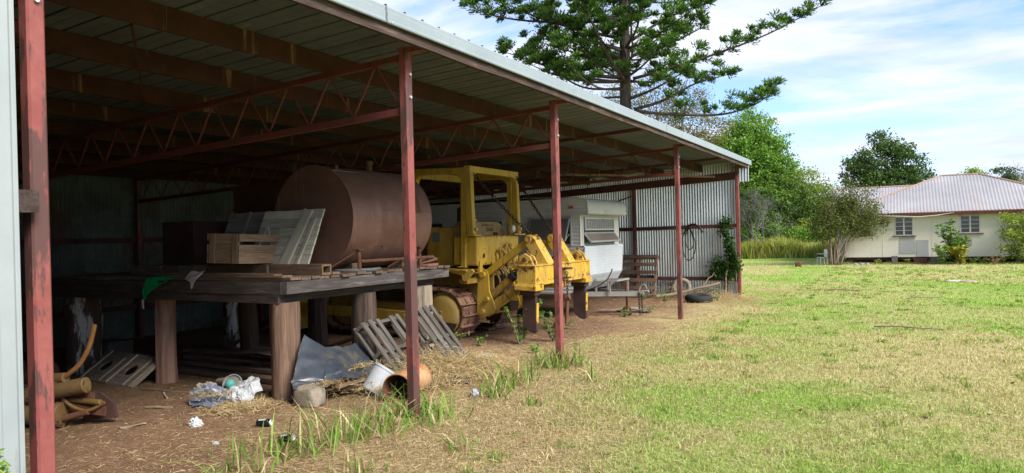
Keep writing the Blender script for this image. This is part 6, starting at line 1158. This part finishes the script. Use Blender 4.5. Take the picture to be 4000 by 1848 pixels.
gc = ground_col(x, y)[0]*rng.uniform(.82, 1.22, (n, 1)); cols = np.where((rng.random(n) < .62)[:, None], gc*1.08, cols*.9); P_ = np.stack([x, y, ground_z(x, y)-.004], 1); V, F, C_ = blades(P_, H, W_, cols, .55); tag(link('lawn_grass', np_mesh('lawn_grass', V, F, 3, C_), M_blade), 'short patchy green and straw-coloured lawn grass', None, None, 'stuff')
# straw and chaff: flat strands
def strands(x, y, z, L_, W_, cols, tilt=.12):
    n = len(x); a = rng.uniform(0, 2*math.pi, n); e = rng.normal(0, tilt, n); d = np.stack([np.cos(a), np.sin(a), e], 1); s = np.stack([-np.sin(a), np.cos(a), rng.normal(0, .3, n)], 1); c = np.stack([x, y, z], 1); L_ = L_[:, None]; W_ = W_[:, None]; up = np.array([0, 0, 1])*L_*rng.uniform(0, .10, (n, 1))
    V = np.stack([c-d*L_/2-s*W_/2, c-d*L_/2+s*W_/2, c+s*W_/2+up, c-s*W_/2+up, c+d*L_/2+s*W_/2, c+d*L_/2-s*W_/2], 1).reshape(-1, 3); k = np.arange(n)[:, None]*6
    F = np.concatenate([k+np.array([0, 1, 2, 3]), k+np.array([3, 2, 4, 5])], 1).reshape(-1, 4); return V, F, np.repeat(cols, 2, axis=0)
STRAW = [(.16, .10, .05), (.36, .25, .13), (.52, .40, .22), (.66, .55, .34)]
x, y, r = field(330000, 3.0, 24, -62, 40); col, lawn, green = ground_col(x, y); w = fbm(x, y, 1.6, 3, 90)
dens = np.where(x < -.2, .34*np.clip((x+4.6)/3.5, .06, 1)+.12*(w > .55), .95)*(1-.78*lawn)*np.clip((20-y)/1.5, .3, 1); keep = (rng.random(len(x)) < dens) & (x > -7) & (y < 21); x, y, r = x[keep], y[keep], r[keep]; n = len(x)
V, F, C_ = strands(x, y, ground_z(x, y)+.004+.02*rng.random(n)*(x > -1), .025+.065*rng.random(n)**1.5, .0012+.00034*r, palette(n, STRAW)); tag(link('straw_litter', np_mesh('straw_litter', V, F, 4, C_), M_blade), 'loose dry straw strewn over the dirt at the shed front', None, None, 'stuff')
# straw heap round pallets, and on the black sheet
HPX = [((-1.05, 6.95, .08), (.42, .75, .20), 4200), ((-.80, 7.6, .05), (.45, .6, .16), 3200), ((-1.35, 6.6, .16), (.22, .5, .10), 1100), ((-1.30, 5.52, .20), (.06, .2, .02), 130), ((-1.38, 6.1, .27), (.06, .2, .03), 110), ((-1.9, 4.95, .02), (.3, .3, .04), 500), ((-2.4, 4.95, .12), (.15, .12, .03), 160), ((.6, 22.0, .02), (.8, 1.0, .08), 900), ((-.2, 19.2, .03), (.7, .8, .12), 1500), ((.6, 18.5, .0), (.8, .9, .05), 700), ((2.0, 23, -.02), (1.2, .8, .08), 500)]
VV, FF, CCc, off = [], [], [], 0
for c, s, n in HPX:
    n = n*3
    q = rng.normal(size=(n, 3)); xx, yy = c[0]+q[:, 0]*s[0]*.7, c[1]+q[:, 1]*s[1]*.7; zz_ = ground_z(xx, yy)+c[2]+np.abs(q[:, 2])*s[2]*.7*np.exp(-.5*(q[:, 0]**2+q[:, 1]**2)); V, F, C_ = strands(xx, yy, zz_, .035+.09*rng.random(n), .0022+.003*rng.random(n), palette(n, STRAW[1:]), .3); VV.append(V); FF.append(F+off); CCc.append(C_); off += len(V)
tag(link('straw_heap', np_mesh('straw_heap', np.concatenate(VV), np.concatenate(FF), 4, np.concatenate(CCc)), M_blade), 'heaped dry straw round the pallets, drum and end wall', None, None, 'stuff')
# tall grass tufts
TUFTS = [(-.27, 3.45, .30, 46, 'grass tuft in the dirt nearest the white wall'), (-.28, 3.90, .34, 60, 'grass tuft beside the half-buried can'), (-.12, 4.22, .40, 90, 'thick grass tuft with long arching blades before the second post'), (-.10, 4.58, .42, 95, 'tall grass tuft a step before the second post'), (.06, 4.82, .36, 80, 'grass tuft just short of the second post'), (-.10, 5.24, .32, 80, 'grass tuft hugging the near side of the second post'), (.10, 5.38, .34, 80, 'grass tuft hugging the outer side of the second post'), (.34, 5.1, .3, 40, 'sparse grass tuft outside the second post'), (.20, 6.37, .32, 70, 'grass tuft by the crushed cup'), (.10, 6.80, .36, 95, 'dense grass tuft midway between second and third posts'), (.05, 7.25, .32, 80, 'grass tuft before the third post'), (.06, 8.15, .40, 120, 'lush grass tuft at the near foot of the third post'), (.12, 8.5, .36, 100, 'lush grass tuft at the outer foot of the third post'), (-.10, 8.35, .30, 60, 'grass tuft at the inner foot of the third post'), (.72, 6.2, .22, 40, 'low grass tuft in the straw past the drum'), (.95, 4.6, .24, 36, 'low grass tuft out on the straw'), (.8, 7.6, .22, 36, 'low grass tuft beyond the dense one'), (-.05, 3.62, .22, 30, 'small grass tuft near the half-buried can'), (.55, 3.9, .26, 40, 'grass tuft at the edge of the lawn before the cans')]
for (x, y, h, n, lb) in TUFTS:
    n = int(n*.8); h = h*.85
    q = rng.normal(size=(n, 2))*np.array([.12, .12])*(h/.3); P_ = np.concatenate([q, np.full((n, 1), -.01)], 1); d = rng.random(n) < .30
    V, F, C_ = blades(P_, h*(.35+1.15*rng.random(n)**1.8), rng.uniform(.008, .019, n), np.where(d[:, None], palette(n, STRAW[1:]), palette(n, [(.08, .17, .022), (.15, .28, .038), (.25, .38, .07)])), .6); o = link('grass_tuft', np_mesh('grass_tuft', V, F, 3, C_), M_blade, None, Matrix.Translation((x, y, gz(x, y)))); tag(o, lb, 'grass tuft', 'green grass tufts by the posts')
# tall grass beyond the lawn
n = 26000; x = rng.uniform(-16, 1.5, n); y = 50.6+.55*(x+3)*.3+rng.random(n)*3.5+fbm(x, x*0, .5, 2, 3)*1.2; tall = fbm(x, y, .6, 3, 13)
V, F, C_ = blades(np.stack([x, y, np.full(n, -.33)], 1), .75+1.1*tall*rng.uniform(.6, 1.2, n), rng.uniform(.03, .06, n), np.where((rng.random(n) < .42)[:, None], palette(n, [(.40, .34, .13), (.58, .50, .21)]), palette(n, [(.20, .30, .045), (.32, .42, .07), (.44, .50, .10)])), .3); tag(link('tall_grass', np_mesh('tall_grass', V, F, 3, C_), M_blade), 'tall uncut grass along the edge of the lawn', None, None, 'stuff')
n = 9000; x = rng.uniform(.5, 12, n); y = 42.9-np.abs(rng.normal(0, .5, n)); V, F, C_ = blades(np.stack([x, y, ground_z(x, y)-.01], 1), .03+.11*rng.random(n)**2, rng.uniform(.02, .04, n), np.where((rng.random(n) < .5)[:, None], palette(n, STRAW[:3]), palette(n, GREEN_M)), .5); tag(link('rough_grass', np_mesh('rough_grass', V, F, 3, C_), M_blade), 'rough weedy grass along the foot of the cottage', None, None, 'stuff')
# matted dead grass along the open front
n = 70000; y = 2.2+rng.random(n)**.9*9.5; x = -.45+rng.random(n)**1.6*3.2+(fbm(y, y*0, .8, 2, 8)-.5)*1.2; w = fbm(x, y, 1.3, 3, 55); keep = w > .40; x, y = x[keep], y[keep]; n = len(x); r = np.hypot(x-CX, y)
V, F, C_ = blades(np.stack([x, y, ground_z(x, y)-.004], 1), .015+.055*w[keep]*rng.random(n), .002+.0005*r, np.where((rng.random(n) < .16)[:, None], palette(n, [(.18, .27, .04), (.30, .38, .08)]), palette(n, [(.42, .33, .18), (.54, .44, .26), (.66, .57, .36)])), 1.0); tag(link('dead_grass', np_mesh('dead_grass', V, F, 3, C_), M_blade), 'matted pale dead grass along the open shed front', None, None, 'stuff')
# clumps of coarser grass and fallen bits scattered through the lawn
k = 1300; cx = 1.0+rng.random(k)**1.4*19; cy = 2.6+rng.random(k)**1.5*36; ok = ~((cy > 42) & (cx > .8)); cx, cy = cx[ok], cy[ok]; k = len(cx); per = 34
x = np.repeat(cx, per)+rng.normal(0, .06, k*per)*np.repeat(rng.uniform(.5, 1.8, k), per); y = np.repeat(cy, per)+rng.normal(0, .06, k*per)*np.repeat(rng.uniform(.5, 1.8, k), per); n = len(x); r = np.hypot(x-CX, y); g_ = np.repeat(rng.random(k) < .7, per)
V, F, C_ = blades(np.stack([x, y, ground_z(x, y)-.004], 1), (.022+.045*rng.random(n))*np.repeat(rng.uniform(.6, 1.5, k), per), .004+.0008*r, np.where(g_[:, None], palette(n, [(.11, .20, .03), (.20, .31, .05), (.30, .40, .08)]), palette(n, STRAW[1:])), .6); tag(link('lawn_clumps', np_mesh('lawn_clumps', V, F, 3, C_), M_blade), 'coarser grass clumps scattered through the lawn', None, None, 'stuff')
n = 700; x = .3+rng.random(n)**1.3*18; y = 2.5+rng.random(n)**1.3*30; C_ = np.stack([x, y, ground_z(x, y)+.012+.02*rng.random(n)], 1); tag(link('leaf_litter', leaf_mesh('leaf_litter', C_, .038, palette(n, [(.12, .07, .035), (.22, .13, .065), (.32, .22, .12)]), 1.8, rng.normal(size=(n, 3))*np.array([1, 1, .15])), M_leaf), 'small brown fallen leaves and bark scattered over the lawn', None, None, 'stuff')
for i, (p0, p1) in enumerate((((3.5, 13.6, .03), (4.5, 13.3, .05)), ((1.9, 22.6, .04), (2.9, 22.2, .06)), ((4.0, 20.0, .03), (4.8, 20.3, .05)))):
    a, b = Vector(p0), Vector(p1); a.z += gz(a.x, a.y); b.z += gz(b.x, b.y); o = MB().tube([a, a.lerp(b, .35)+Vector((0, 0, .02)), a.lerp(b, .7)+Vector((.02, .03, .0)), b], [.016, .014, .012, .006], 6).build('fallen_stick', M_dead, None, smooth=True); tag(o, ('dark fallen stick lying alone on the open lawn', 'fallen stick on the green strip beyond the end post', 'short fallen twig midway between stick and house')[i], 'stick', 'sticks on the lawn')
